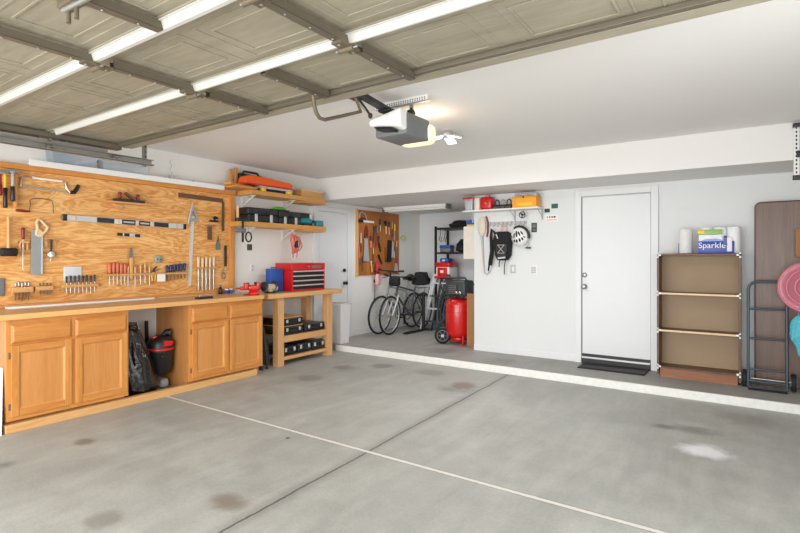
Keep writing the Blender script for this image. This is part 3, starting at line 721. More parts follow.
hammer((1.716, 2.172)[0]-.05, (1.716, 2.172)[1], (1.716, 1.949)[1], (1.716, 2.047)[1], DRED, DRED, 'dark red handled hammer at the picture edge behind the yellow-shafted hammer', .13)
MB().rbox(W, W+.07, (1.802, 1.93)[0]-.012, (1.802, 1.93)[0]+.012, (1.802, 1.858)[1], 2.207, FIRV, .004).build('hammer_holder', None, 0, 'upright wooden strip holding the claw hammers at its side', 'holder')

def poly(b, pts, r, m, n=8, d=.02, closed=False): return b.tube([P(p, d) for p in pts], r, m, n, closed)
# bow saw
t = thing('hack_saw', 'large silver bow saw with black pistol grip below the bluish bin', 'saw', P((1.85, 2.026)))
b = MB(); poly(b, [(1.858, 2.063), (1.851, 2.108), (1.861, 2.143), (1.896, 2.152), (1.944, 2.151)], .008, CHROME)
poly(b, [(2.193, 2.147), (2.22, 2.134), (2.228, 2.087), (2.264, 2.042)], .010, CHROME); b.build('frame', t)
b = MB(); poly(b, [(1.944, 2.151), (2.193, 2.147)], .011, PAPER); b.build('frame_cover', t)
b = MB(); pts = [(1.858, 2.069), (2.233, 2.054), (2.233, 2.04), (1.858, 2.056)]; b.prism(pts, W+.018, W+.021, 'x', STEEL); b.build('blade', t)
b = MB(); poly(b, [(2.264, 2.044), (2.299, 2.05), (2.322, 2.087), (2.34, 2.127)], [.014, .019, .018, .016], BLACK, 10); b.build('grip', t)
# coping saw
t = thing('coping_saw', 'thin framed coping saw with dark turned handle under the bow saw', 'saw', P((1.928, 1.831)))
b = MB(); poly(b, [(1.92, 1.835), (1.93, 1.896), (1.926, 1.937), (1.952, 1.959), (2.025, 1.964), (2.104, 1.955), (2.116, 1.912), (2.119, 1.835)], .004, RUST); poly(b, [(1.924, 1.837), (2.119, 1.834)], .0015, STEEL, 4); b.build('frame', t)
b = MB(); poly(b, [(1.818, 1.838), (1.834, 1.839), (1.896, 1.836), (1.928, 1.836)], [.010, .013, .012, .008], DRED, 10); b.build('handle', t)
# mallet
t = thing('rubber_mallet', 'black rubber mallet hanging head down on the tool board by its wooden handle', 'mallet', P((1.756, 1.432)))
b = MB(); b.cyl(P((1.756, 1.477), .035), P((1.756, 1.773), .035), .014, TOOLWV, n=12); b.build('handle', t)
y = (1.756, 1.459)[0]; z = (1.756, 1.459)[1]
b = MB(); b.lathe([(.032, -.06), (.038, -.055), (.036, 0), (.038, .055), (.032, .06)], RUBBER, (W+.04, y, z), 'y', 18); b.build('head', t)
# red awl in small holder
upright('red_awl', 'long steel awl with dark red handle in a small wooden bracket', 'awl', (1.869, 1.479)[0], (1.869, 1.296)[1], (1.869, 1.575)[1], (1.869, 1.685)[1], DRED, STEEL, .015, .005)
b = MB(); y0 = (1.841, 1.515)[0]; y1 = (1.912, 1.516)[0]; zz = (1.873, 1.552)[1]
b.box(W, W+.055, y0, y1, zz-.012, zz+.008, TOOLW); b.box(W, W+.03, y0, y0+.014, zz-.075, zz+.008, TOOLW); b.box(W, W+.03, y1-.014, y1, zz-.075, zz+.008, TOOLW); b.build('tool_bracket', None, .003, 'small wooden bracket holding the red-handled awl', 'bracket')
# back saw
t = thing('hand_saw', 'wide steel back saw with open wooden handle hanging beside the red awl', 'saw', P((1.976, 1.247)))
b = MB(); b.prism([(1.931, 1.253), (2.021, 1.241), (2.027, 1.612), (2.008, 1.649), (1.937, 1.674)], W+.016, W+.020, 'x', STEEL); b.build('blade', t)
b = MB(); b.prism([(2.017, 1.255), (2.028, 1.255), (2.031, 1.603), (2.02, 1.612)], W+.012, W+.026, 'x', SILVER); b.build('spine', t)
b = MB(); poly(b, [(1.976, 1.625), (1.988, 1.686), (1.98, 1.737), (1.992, 1.768), (2.017, 1.758), (2.054, 1.713), (2.073, 1.699), (2.058, 1.661), (2.029, 1.631), (2.0, 1.611)], .014, BEECH, 10, .018, True)
b.prism([(1.969, 1.666), (1.989, 1.686), (2.03, 1.65), (2.025, 1.608), (1.974, 1.611)], W+.008, W+.028, 'x', BEECH); b.build('handle', t)
# dial gauge
t = thing('dial_gauge', 'round white dial gauge hanging from a small wooden bracket', 'gauge', P((2.097, 1.367)))
y, z = (2.097, 1.438)
b = MB(); b.lathe([(.03, 0), (.034, .004), (.034, .02), (.03, .024)], STEEL, (W+.012, y, z), 'x', 24); b.build('case', t)
b = MB(); b.lathe([(.027, 0), (.027, .002)], WHITE, (W+.036, y, z), 'x', 24); b.obox((W+.039, y+.006, z+.006), (.001, .003, .026), (.8, 0, 0), BLACK); b.build('dial', t)
b = MB(); b.cyl((W+.024, y, z+.03), (W+.024, y, (2.097, 1.586)[1]), .010, BLACK, n=10); b.cyl((W+.024, y, z-.03), (W+.024, y-.005, z-.065), .006, STEEL, n=8); b.build('stem', t)
b = MB(); y0 = (2.044, 1.575)[0]; y1 = (2.15, 1.578)[0]; zz = (2.091, 1.591)[1]
b.box(W, W+.05, y0, y1, zz-.008, zz+.008, TOOLW); b.box(W, W+.012, y0, y0+.03, zz-.08, zz, TOOLW); b.box(W, W+.012, y1-.03, y1, zz-.08, zz, TOOLW); b.build('tool_bracket', None, .003, 'small wooden bracket above the round dial gauge', 'bracket')
MB().rbox(W, W+.02, (1.7, 1.148)[0]-.02, (1.736, 1.146)[0], (1.714, 1.067)[1], (1.714, 1.227)[1], GREY, .008).build('sharpening_stone', None, 0, 'flat grey sharpening stone fixed at the picture edge of the tool board', 'stone')

def copies(first, ys, dz, labels):
    out = [first]; o0 = Vector(first['_o']); y0 = o0.y
    for y, d, l in zip(ys[1:], dz[1:], labels[1:]):
        out.append(dup(first, (o0.x, y, o0.z+d), l))
    return out
def row(name, cat, n, what, group, ys, dzs, **k):
    labels = [f'{ORD[i]} from the left of {what}' for i in range(n)]
    f = upright(name, labels[0], cat, ys[0], group=group, **k)
    return copies(f, ys, dzs, labels)
def lin(a, b_, n): return [a+(b_-a)*i/(n-1) for i in range(n)]
# first two small racks of bits
rack('short wooden rack of drill bits, the one beside the sharpening stone', (1.781, 1.117)[0], (1.944, 1.109)[0], (1.85, 1.092)[1], (1.85, 1.141)[1])
ys = lin((1.811, 1.115)[0], (1.912, 1.11)[0], 5)
row('drill_bit', 'drill bit', 5, 'five brown drill bits in the rack beside the sharpening stone', 'drill bits in the short rack', ys, [0, .004, -.004, .003, .0], z_low=(1.811, 1.02)[1], z_mid=(1.811, 1.143)[1], z_top=(1.811, 1.186)[1], hm=STEEL, sm=RUSTB, rh=.008, rs=.006)
rack('small wooden rack of countersinks, between the bit rack and the awl rack', (1.965, 1.126)[0], (2.108, 1.119)[0], (2.033, 1.101)[1], (2.033, 1.14)[1])
ys = lin((2.004, 1.124)[0], (2.091, 1.12)[0], 4)
row('countersink', 'bit', 4, 'four short dark countersink bits in the small rack', 'bits in the small rack', ys, [0, .003, .0, -.003], z_low=(2.008, 1.058)[1], z_mid=(2.008, 1.143)[1], z_top=(2.008, 1.171)[1], hm=RUSTB, sm=RUST, rh=.007, rs=.006)
# rack with awls and clear pouch
rack('wooden rack with a see-through pouch above it, holding black-topped awls', (2.185, 1.134)[0], (2.514, 1.119)[0], (2.345, 1.115)[1], (2.345, 1.147)[1])
ys = lin((2.228, 1.132)[0], (2.485, 1.121)[0], 8)
row('awl', 'awl', 8, 'eight black-topped steel awls in the rack under the pouch', 'awls in the rack', ys, [0, .004, .0, .006, .0, .004, -.004, .006], z_low=(2.237, 1.059)[1], z_mid=(2.237, 1.161)[1], z_top=(2.237, 1.23)[1], hm=BLACK, sm=STEEL, rh=.009, rs=.005)
b = MB(); y0 = (2.211, 1.24)[0]; y1 = (2.372, 1.236)[0]; za = (2.29, 1.179)[1]; zb_ = (2.29, 1.321)[1]
b.rbox(W+.002, W+.012, y0, y1, za, zb_, clear('pouch_plastic', (232, 236, 238), .75), .004); b.build('clear_pouch', None, 0, 'see-through plastic pouch pinned above the awl rack', 'pouch')

# spirit level
t = thing('spirit_level', 'long silver spirit level with black sections and bubble vials on the tool board', 'level', P((2.774, 1.787)))
(ya, za), (yb, zb_) = (2.193, 1.8), (3.5, 1.772)
ang = math.atan2(zb_-za, yb-ya); Ln = math.hypot(yb-ya, zb_-za)
T = Matrix.Translation((W+.022, (ya+yb)/2, (za+zb_)/2)) @ Matrix.Rotation(ang, 4, 'X')
h = .028
b = MB(); b.box(-.012, .012, -Ln/2, Ln/2, -h, h, SILVER, T); b.build('beam', t, .002)
for s in (-1, 1):
    MB().rbox(-.014, .014, s*(Ln/2-.02)-.02, s*(Ln/2-.02)+.02, -h-.003, h+.003, BLACK, .005, T).build('end_cap', t)
for f0, f1 in ((-.26, -.13), (-.07, .04), (.07, .165), (.2, .33)):
    p = MB(); p.box(.0115, .0135, f0*Ln, f1*Ln, -h+.003, h-.003, BLACKS, T); p = p.build('black_panel', t)
    if f0 in (-.07, .07):
        q = MB(); q.tube([T @ Vector((.015, f0*Ln+.015, 0)), T @ Vector((.015, f1*Ln-.015, 0))], .010, LGREY, 8); q.build('vial', p)
for f in (-.1, .055, .182, -.42, .4):
    MB().lathe([(.019, 0), (.019, .004), (.012, .006)], BEECH, (0, 0, 0), 'x', 16, T @ Matrix.Translation((.011, f*Ln, 0))).build('round_port', t)
# plane on its shelf
y0, y1 = (2.601, 1.974)[0], (3.069, 2.015)[0]; zs = (2.795, 1.996)[1]
b = MB(); b.box(W, W+.10, y0, y1, zs-.02, zs, TOOLW); b.box(W, W+.02, y0+.1, y1-.3, zs-.075, zs-.02, TOOLW); b.build('plane_shelf', None, .003, 'small wooden shelf carrying the dark smoothing plane', 'shelf')
t = thing('smoothing_plane', 'dark smoothing plane with brown handles on a small wooden shelf', 'plane', (W+.05, (y0+y1)/2, zs))
ya, yb = (2.661, 2.01)[0], (2.979, 2.04)[0]
MB().rbox(W+.03, W+.085, ya, yb, zs+.001, zs+.03, IRON, .006).build('sole', t)
b = MB(); b.lathe([(.012, 0), (.02, .02), (.012, .04), (.022, .06), (.012, .075)], DRED, (W+.058, ya+.06, zs+.028), 'z', 14); b.build('front_knob', t)
b = MB(); b.obox((W+.058, (ya+yb)/2+.01, zs+.06), (.045, .13, .02), (-.6, 0, 0), RUSTB); b.build('blade_cap', t)
b = MB(); b.tube([(W+.058, yb-.06, zs+.028), (W+.058, yb-.075, zs+.06), (W+.058, yb-.06, zs+.09)], [.018, .015, .018], DRED, 10); b.build('rear_handle', t)
# small level
t = thing('torpedo_level', 'short silver and black torpedo level below the long spirit level', 'level', P((2.848, 1.641)))
(ya, za), (yb, zb_) = (2.717, 1.655), (2.957, 1.645)
T = Matrix.Translation((W+.02, (ya+yb)/2, (za+zb_)/2)) @ Matrix.Rotation(math.atan2(zb_-za, yb-ya), 4, 'X'); Ln = math.hypot(yb-ya, zb_-za)
MB().rbox(-.01, .01, -Ln/2, Ln/2, -.018, .018, SILVER, .004, T).build('beam', t)
for f in (-.42, -.12, .36):
    MB().rbox(.008, .013, f*Ln-.028, f*Ln+.028, -.016, .016, BLACK, .004, T).build('vial_frame', t)

# long rack: orange screwdrivers, chisels, notes, blue screwdrivers
y0, y1 = (2.582, 1.23)[0], (3.507, 1.203)[0]; zr = (3.013, 1.224)[1]
rack('long wooden rack holding orange and navy screwdrivers on the tool board', y0, y1, zr-.008, zr+.014)
ys = lin((2.631, 1.28)[0], (2.788, 1.277)[0], 5)
row('screwdriver', 'screwdriver', 5, 'five orange-handled screwdrivers in the long rack', 'orange screwdrivers', ys, [0, .006, .006, .0, -.004], z_low=(2.631, 1.124)[1], z_mid=zr+.016, z_top=(2.631, 1.355)[1], hm=ORNGR, sm=STEEL, rh=.020, rs=.005)
ys = [(2.822, 1.255)[0], (2.897, 1.253)[0], (2.957, 1.252)[0], (3.007, 1.25)[0], (3.058, 1.249)[0]]
row('wood_chisel', 'chisel', 5, 'five slim wood-handled tools in the middle of the long rack', 'wood handled chisels in the long rack', ys, [0, -.006, .014, .03, .0], z_low=(2.891, 1.102)[1], z_mid=zr+.012, z_top=(2.891, 1.318)[1], hm=TOOLWV, sm=STEEL, rh=.012, rs=.006)
t = thing('putty_knife', 'putty knife with grey blade up standing between chisels in the long rack', 'putty knife', P((2.854, 1.19)))
b = MB(); b.prism([(2.834, 1.405), (2.874, 1.405), (2.868, 1.491), (2.859, 1.518), (2.842, 1.507)], W+.028, W+.031, 'x', GREY); b.build('blade', t)
b = MB(); b.rbox(W+.02, W+.04, (2.838, 1.33)[0], (2.873, 1.329)[0], (2.854, 1.179)[1], (2.854, 1.41)[1], TOOLWV, .006); b.build('handle', t)
t = thing('pliers', 'yellow-handled pliers standing in the long rack beside the white card', 'pliers', P((3.104, 1.159)))
yy = (3.104, 1.215)[0]
for s in (-1, 1):
    MB().tube([(W+.03, yy, zr+.03), (W+.03, yy+s*.022, zr-.01), (W+.03, yy+s*.015, zr-.07)], .008, YELLOW, 8).build('handle', t)
MB().tube([(W+.03, yy, zr+.02), (W+.03, yy+.01, zr+.06), (W+.03, yy+.04, zr+.09)], [.014, .011, .004], IRON, 8).build('jaws', t)
b = MB(); b.obox((W+.056, (3.177, 1.179)[0], (3.177, 1.181)[1]), (.003, .095, .082), (.0, 0, 0), PAPER); b.build('note_card', None, 0, 'blank white card hung on the front of the long rack', 'card')
ys = lin((3.263, 1.267)[0], (3.481, 1.263)[0], 6)
row('nut_driver', 'screwdriver', 6, 'six navy screwdrivers in the long rack', 'navy screwdrivers', ys, [0, .006, .012, .016, .02, .024], z_low=(3.257, 1.142)[1], z_mid=zr+.012, z_top=(3.257, 1.319)[1], hm=NAVY, sm=RUST, rh=.016, rs=.007)
y, z = (3.169, 1.393)
t = thing('tape_puck', 'round greenish grey disc with two holes hung above the white card', 'disc', (W+.02, y, z-.045))
b = MB(); b.lathe([(.012, 0), (.043, 0), (.047, .006), (.047, .018), (.043, .024), (.012, .024)], mat('grey_green', (150, 160, 148), .5), (W, y, z), 'x', 24); b.build('disc_body', t)
for s in (-1, 1):
    MB().lathe([(.007, 0), (.007, .003)], BLACK, (W+.0235, y+s*.017, z-.004), 'x', 10).build('hole_mark', t)

# ruler and rafter square
t = thing('metre_ruler', 'long white wooden ruler hanging upright under the speed square', 'ruler', P((3.572, 1.07)))
(ya, za), (yb, zb_) = (3.556, 1.071), (3.602, 1.907)
b = MB(); b.add([(W+.004, ya-.022, za), (W+.004, ya+.022, za), (W+.004, yb+.022, zb_), (W+.004, yb-.022, zb_), (W+.010, ya-.022, za), (W+.010, ya+.022, za), (W+.010, yb+.022, zb_), (W+.010, yb-.022, zb_)], [(0, 3, 2, 1), (4, 5, 6, 7), (0, 1, 5, 4), (1, 2, 6, 5), (2, 3, 7, 6), (3, 0, 4, 7)], mat('ruler_white', (214, 208, 196), .5)); b.build('blade', t)
b = MB()
for k in range(40):
    f = (k+.5)/40; y = ya+(yb-ya)*f; z = za+(zb_-za)*f
    b.box(W+.0098, W+.0106, y-.022, y-.022+(.02 if k % 5 == 0 else .012), z-.0015, z+.0015, BLACK)
b.build('scale_marking', t)
t = thing('speed_square', 'triangular metal rafter square hanging over the white ruler', 'square', P((3.598, 1.811)))
b = MB(); tri = [(3.532, 1.837), (3.682, 1.842), (3.591, 2.058)]
cen = (sum(p[0] for p in tri)/3, sum(p[1] for p in tri)/3)
inn = [tuple(c+(q-c)*.42 for q, c in zip(p, cen)) for p in tri]
for i in range(3):
    j = (i+1) % 3; b.prism([tri[i], tri[j], inn[j], inn[i]], W+.012, W+.020, 'x', STEEL)
b.build('plate', t)
b = MB(); poly(b, [(3.591, 2.058), (3.53, 1.807)], .010, SILVER, 6, .018); b.build('fence', t)
# framing square
t = thing('framing_square', 'large rust brown steel framing square at the upper corner of the board', 'square', P((3.692, 2.106)))
b = MB(); b.prism([(3.415, 2.169), (4.027, 2.155), (4.03, 2.102), (3.415, 2.115)], W+.006, W+.010, 'x', RUSTB); b.build('long_blade', t)
b = MB(); b.prism([(4.009, 2.111), (4.045, 2.114), (4.042, 1.74), (4.006, 1.744)], W+.006, W+.010, 'x', RUSTB); b.build('short_blade', t)
# small finger plane on block
y, z = (3.88, 1.888)
b = MB(); b.box(W, W+.06, (3.774, 1.832)[0], (3.93, 1.841)[0], (3.859, 1.812)[1], (3.859, 1.846)[1], TOOLW); b.build('block_shelf', None, .003, 'tiny wooden ledge carrying the palm plane near the framing square', 'shelf')
t = thing('palm_plane', 'small black palm plane with wooden wedge on a tiny ledge', 'plane', (W+.04, y, (3.859, 1.846)[1]))
zz = (3.859, 1.847)[1]
MB().rbox(W+.015, W+.05, y-.06, y+.05, zz, zz+.025, BLACKS, .005).build('sole', t)
b = MB(); b.tube([(W+.032, y-.01, zz+.02), (W+.032, y+.015, zz+.06), (W+.032, y+.05, zz+.055)], [.018, .02, .012], BLACK, 10); b.build('palm_rest', t)
b = MB(); b.obox((W+.032, y-.035, zz+.04), (.03, .05, .012), (-.7, 0, 0), TOOLWV); b.build('wedge', t)
# try square, trowel, file, pliers
t = thing('try_square', 'small try square with brown wooden stock hanging below the tiny ledge', 'square', P((3.83, 1.626)))
b = MB(); b.prism([(3.802, 1.797), (3.853, 1.796), (3.853, 1.627), (3.802, 1.631)], W+.008, W+.024, 'x', RUSTB); b.build('stock', t)
b = MB(); b.prism([(3.774, 1.808), (3.856, 1.802), (3.856, 1.784), (3.774, 1.788)], W+.014, W+.017, 'x', STEEL); b.build('blade', t)
t = thing('glazing_knife', 'small rusty scraper with narrow tang hanging beside the try square', 'scraper', P((3.945, 1.504)))
b = MB(); b.prism([(3.92, 1.51), (3.983, 1.504), (3.977, 1.592), (3.956, 1.629), (3.936, 1.629), (3.924, 1.591)], W+.008, W+.012, 'x', GREY); b.build('blade', t)
b = MB(); b.cyl(P((3.946, 1.617)), P((3.946, 1.679)), .007, RUSTB, n=8); b.build('tang', t)
t = thing('flat_file', 'long dark flat file hanging beside the side post of the board', 'file', P((4.057, 1.124)))
b = MB(); b.rbox(W+.010, W+.02, (4.039, 1.429)[0], (4.075, 1.429)[0], (4.057, 1.296)[1], (4.057, 1.562)[1], IRON, .003); b.build('blade', t)
b = MB(); b.cyl(P((4.054, 1.245), .015), P((4.054, 1.302), .015), .005, STEEL, n=8); b.build('tang', t)
t = thing('snips', 'small steel snips with open grips hanging under the flat file', 'snips', P((4.025, 1.138)))
for s in (-1, 1):
    y, z = (4.028, 1.226); MB().tube([(W+.015, y, z), (W+.015, y+s*.03, z-.04), (W+.015, y+s*.012, z-.09)], .006, GREY, 6).build('grip', t)
y, z = (4.028, 1.226); MB().tube([(W+.015, y, z-.005), (W+.015, y+.008, z+.05)], [.012, .003], STEEL, 8).build('jaws', t)
# last rack with white handled chisels
y0, y1 = (3.618, 1.284)[0], (3.93, 1.279)[0]; zr = (3.774, 1.278)[1]
rack('wooden rack of white-handled carving chisels beside the white ruler', y0, y1, zr-.008, zr+.012)
ys = lin((3.661, 1.356)[0], (3.873, 1.354)[0], 5)
row('carving_chisel', 'chisel', 5, 'five cream-handled long chisels in the rack beside the ruler', 'cream handled chisels', ys, [0, -.008, .0, -.006, .004], z_low=(3.665, 1.018)[1], z_mid=zr+.012, z_top=(3.665, 1.418)[1], hm=BEECH, sm=STEEL, rh=.020, rs=.009)
# pots on the worktop end
t = thing('spray_bottle', 'small black bottle standing on the worktop by the side post', 'bottle', (-5.43, (3.941, 1.03)[0], TW))
y = (3.941, 1.03)[0]
MB().lathe([(.022, 0), (.024, .004), (.024, .07), (.012, .085)], BLACK, (-5.43, y, TW), 'z', 16).build('bottle_body', t)
MB().lathe([(.012, 0), (.012, .025)], GREY, (-5.43, y, TW+.084), 'z', 12).build('cap', t)
for k, (px_y, l) in enumerate((((4.022, 1.001)[0], 'blue and white glue pot next to the small black bottle'), ((4.089, 0.997)[0], 'blue and white glue pot closest to the bench vise, by the side post'))):
    t = thing('glue_pot', l, 'pot', (-5.42, px_y, TW), 'glue pots on the worktop')
    MB().lathe([(.022, 0), (.023, .003), (.023, .045)], BLUE, (-5.42, px_y, TW), 'z', 16).build('pot_body', t)
    MB().lathe([(.024, 0), (.024, .014), (.02, .016)], WHITE, (-5.42, px_y, TW+.045), 'z', 16).build('lid', t)

# ------------------------------------------------------------------ wall shelves past the tool board
s1 = thing('wall_shelf', 'upper timber wall shelf carrying the orange saw case', 'shelf', (-5.36, 4.9, 2.21), 'timber wall shelves beside the tool board')
MB().box(XW, -5.2, 4.235, 5.61, 2.215, 2.275, SHELFW).build('board', s1, .004)
s2 = thing('wall_shelf', 'lower timber wall shelf carrying black power tool cases', 'shelf', (-5.36, 4.9, 1.80), 'timber wall shelves beside the tool board')
MB().box(XW, -5.2, 4.10, 5.61, 1.805, 1.868, SHELFW).build('board', s2, .004)
for s, z in ((s1, 2.215), (s2, 1.805)):
    for y in (4.35, 5.05):
        b = MB(); b.box(XW, XW+.008, y-.012, y+.012, z-.16, z, WHITE); b.box(XW, -5.27, y-.012, y+.012, z-.008, z, WHITE)
        b.tube([(XW+.01, y, z-.13), (XW+.1, y, z-.07), (-5.3, y, z-.01)], .008, WHITE, 8); b.build('bracket', s)
    MB().box(XW+.02, -5.203, 5.15, 5.6, z-.022, z, SHELFW).build('end_cleat', s, .003)
# stacked timber offcuts on the near end of the upper shelf
MB().rbox(-5.46, -5.16, 3.96, 4.30, 2.2765, 2.302, FIR, .006).build('timber_offcut', None, 0, 'thick timber offcut lying across the corner of the tool board', 'timber', 'timber offcuts by the saw case')
MB().obox((-5.30, 4.12, 2.3185), (.10, .42, .031), (0, 0, .2), FIR).build('timber_offcut', None, .004, 'longer timber offcut lying slantwise on top of the thick offcut', 'timber', 'timber offcuts by the saw case')
for y, h, l in ((4.09, .17, 'upright timber stick with darker top, the one nearer the tool board'), (4.17, .20, 'upright timber stick standing right beside the orange saw case')):
    MB().rbox(-5.45, -5.415, y-.018, y+.018, 2.303, 2.363+h, FIRV, .004).build('timber_stick', None, 0, l, 'timber', 'upright sticks by the saw case')
# orange case, black caddy behind
oc = thing('orange_saw_case', 'long orange plastic saw case on yellow feet on the upper shelf', 'case', (-5.3, 4.6, 2.275))
za = 2.348
b = MB(); b.prism([(4.13, za), (4.93, za-.0), (4.93, za+.06), (4.88, za+.08), (4.36, za+.105), (4.24, za+.112), (4.16, za+.09), (4.13, za+.04)], -5.34, -5.19, 'x', ORANGE); b.build('case_shell', oc, .012, seg=3)
b = MB(); b.box(-5.345, -5.185, 4.14, 4.935, za-.012, za+.006, REDP); b.build('seam', oc)
b = MB(); b.box(-5.3, -5.2, 4.36, 4.93, za-.035, za-.012, LGREY); b.build('base_rail', oc)
b = MB(); b.box(-5.33, -5.25, 4.3, 4.94, 2.2755, za-.03, BLACK); b.build('runner', oc)
for y in (4.43, 4.88):
    MB().rbox(-5.25, -5.19, y-.035, y+.035, 2.2755, za-.035, YELLOW, .006).build('foot', oc)
b = MB(); b.rbox(-5.5, -5.36, 4.22, 4.80, 2.336, 2.43, BLACKS, .012); b.rbox(-5.5, -5.36, 4.37, 4.80, 2.2765, 2.337, BLACKS, .01); b.build('black_caddy', None, 0, 'black tool caddy behind the orange saw case on the upper shelf', 'caddy')
t = thing('reciprocating_saw', 'black and dark red power saw lying on the caddy behind the orange case', 'saw', (-5.42, 4.5, 2.43))
b = MB(); b.rbox(-5.46, -5.39, 4.20, 4.58, 2.431, 2.50, BLACK, .02); b.build('saw_body', t)
b = MB(); b.tube([(-5.42, 4.26, 2.49), (-5.42, 4.29, 2.53), (-5.42, 4.5, 2.53), (-5.42, 4.54, 2.49)], .014, BLACKS, 8); b.build('handle', t)
b = MB(); b.rbox(-5.45, -5.4, 4.58, 4.76, 2.435, 2.49, DRED, .015); b.build('nose', t)
t = thing('wooden_box', 'small wooden box with slatted lid at the far end of the upper shelf', 'box', (-5.35, 5.36, 2.275))
MB().box(-5.42, -5.24, 5.15, 5.57, 2.2755, 2.365, TOOLW).build('box_body', t, .004)
MB().box(-5.43, -5.235, 5.14, 5.58, 2.366, 2.386, BEECH).build('lid', t, .004)
# cases on the lower shelf
def powercase(y0, y1, h, label, xf=-5.225):
    t = thing('power_tool_case', label, 'case', (-5.36, (y0+y1)/2, 1.868), 'black cases on the lower shelf'); z0 = 1.8685
    MB().rbox(-5.44, xf, y0, y1, z0, z0+h*.5, BLACK, .015).build('case_body', t)
    MB().rbox(-5.44, xf-.004, y0+.003, y1-.003, z0+h*.51, z0+h, BLACKS, .015).build('lid', t)
    for f in (.25, .75):
        y = y0+(y1-y0)*f; MB().rbox(xf-.002, xf+.010, y-.022, y+.022, z0+.0, z0+h*.55, LGREY, .004).build('latch', t)
    ym = (y0+y1)/2; MB().tube([(xf, ym-.07, z0+h*.7), (xf+.02, ym-.06, z0+h*.66), (xf+.02, ym+.06, z0+h*.66), (xf, ym+.07, z0+h*.7)], .008, BLACKS, 6).build('handle', t)
powercase(4.20, 4.70, .185, 'wide black power tool case with pale latches on the lower wall shelf')
powercase(4.72, 5.12, .175, 'square black power tool case on the lower wall shelf, beside the cordless drill')
t = thing('green_trimmer', 'lime green and black hand tool lying on the black cases', 'tool', (-5.4, 4.75, 2.045))
b = MB(); b.tube([(-5.34, 4.66, 2.06), (-5.32, 4.75, 2.083), (-5.32, 4.86, 2.085), (-5.33, 4.92, 2.075)], [.012, .022, .024, .012], GREEN, 10); b.build('tool_body', t)
b = MB(); b.rbox(-5.36, -5.28, 4.62, 4.95, 2.045, 2.062, BLACK, .006); b.build('blade_guard', t)
t = thing('black_tool_box', 'small black box with white label at the far end of the lower shelf', 'box', (-5.42, 5.3, 1.868))
MB().rbox(-5.49, -5.36, 5.14, 5.48, 1.8685, 2.06, BLACK, .01).build('box_body', t)
MB().rbox(-5.36, -5.352, 5.42, 5.475, 1.97, 2.05, WHITE, .003).build('paper_label', t)
dr = thing('cordless_drill', 'teal and black cordless drill lying at the far end of the lower shelf', 'drill', (-5.28, 5.3, 1.868))
b = MB(); b.lathe([(.036, 0), (.044, .03), (.044, .19), (.03, .22)], TEAL, (-5.28, 5.15, 1.935), 'y', 16); b.build('motor_body', dr)
b = MB(); b.lathe([(.026, 0), (.024, .04), (.014, .06)], BLACK, (-5.28, 5.365, 1.935), 'y', 14); b.build('chuck', dr)
b = MB(); b.rbox(-5.31, -5.24, 5.19, 5.31, 1.869, 1.90, BLACK, .01); b.build('battery', dr)
b = MB(); b.rbox(-5.3, -5.23, 5.45, 5.59, 1.869, 1.955, TEAL, .014); b.build('spare_battery', None, 0, 'teal battery charger at the very end of the lower shelf', 'charger')

# hanging below the near end of the lower shelf
t = thing('bar_clamp', 'dark steel bar clamp with wooden grip hanging at the near end of the shelf', 'clamp', (-5.3, 4.12, 1.6))
cy = 4.07
b = MB(); b.box(-5.195, -5.187, cy+.005, cy+.035, 1.60, 1.90, IRON); b.build('bar', t)
b = MB(); b.rbox(-5.2, -5.17, cy-.10, cy+.06, 1.72, 1.775, GREY, .01); b.build('sliding_jaw', t)
b = MB(); b.rbox(-5.2, -5.17, cy-.08, cy+.12, 1.86, 1.90, BLACKS, .008); b.build('fixed_jaw', t)
b = MB(); b.cyl((-5.185, cy-.06, 1.90), (-5.185, cy-.06, 2.05), .016, TOOLWV, n=12); b.build('handle', t)
t = thing('pulley_carabiner', 'dark green carabiner with pulley hanging under the lower wall shelf', 'carabiner', (-5.19, 4.28, 1.6))
(y, z) = (4.177, 1.668)
b = MB(); b.tube([(-5.188+.0, y+.045*math.cos(a), z+.06*math.sin(a)) for a in [2*PI*k/16 for k in range(16)]], .010, IRON, 8, True); b.build('ring', t)
(y2, z2) = (4.193, 1.549)
b = MB(); b.rbox(-5.205, -5.175, y2-.035, y2+.035, z2-.05, z2+.03, mat('dark_green', (52, 64, 52), .5), .012); b.build('pulley_block', t)
b = MB(); b.cyl((-5.192, y, z+.06), (-5.192, y, 1.806), .004, STEEL, n=6); b.build('hook', t)
t = thing('extension_cord', 'coiled orange and pink extension cord hanging from the lower wall shelf', 'cord', (-5.25, 4.95, 1.5))
(y, z) = (4.989, 1.605)
for k in range(4):
    pts = []
    for j in range(20):
        a = 2*PI*j/20; pts.append((-5.23+.016*k+.006*math.sin(2*a), y+(.028+.014*k)*math.cos(a)*(1+.3*math.sin(3*a+k))+.016*(k-1.5), z+(.13-.012*k)*math.sin(a)*(1.15 if math.sin(a) < 0 else 1)))
    MB().tube(pts, .009, (ORNGR, PINK, ORNGR, mat('salmon_cord', (222, 120, 96), .5))[k], 8, True).build('cord_loop', t)
b = MB(); b.rbox(-5.22, -5.165, y-.02, y+.025, z-.06, z+.04, BLACK, .01); b.build('socket', t)
for dy in (-.03, .02): MB().tube([(-5.21, y+dy, z-.05), (-5.20, y+dy*1.6, z-.13), (-5.21, y+dy*1.2, z-.2)], .009, (ORNGR if dy < 0 else PINK), 8).build('cord_tail', t)
b = MB(); b.cyl((-5.22, y, z+.09), (-5.24, y, 1.806), .006, SILVER, n=6); b.build('hook', t)
b = MB(); (y, z) = (4.509, 1.268); b.rbox(XW, XW+.008, y-.035, y+.035, z-.055, z+.055, WHITE, .003); b = b.build('wall_outlet', None, 0, 'white double outlet on the wall behind the vise', 'outlet')
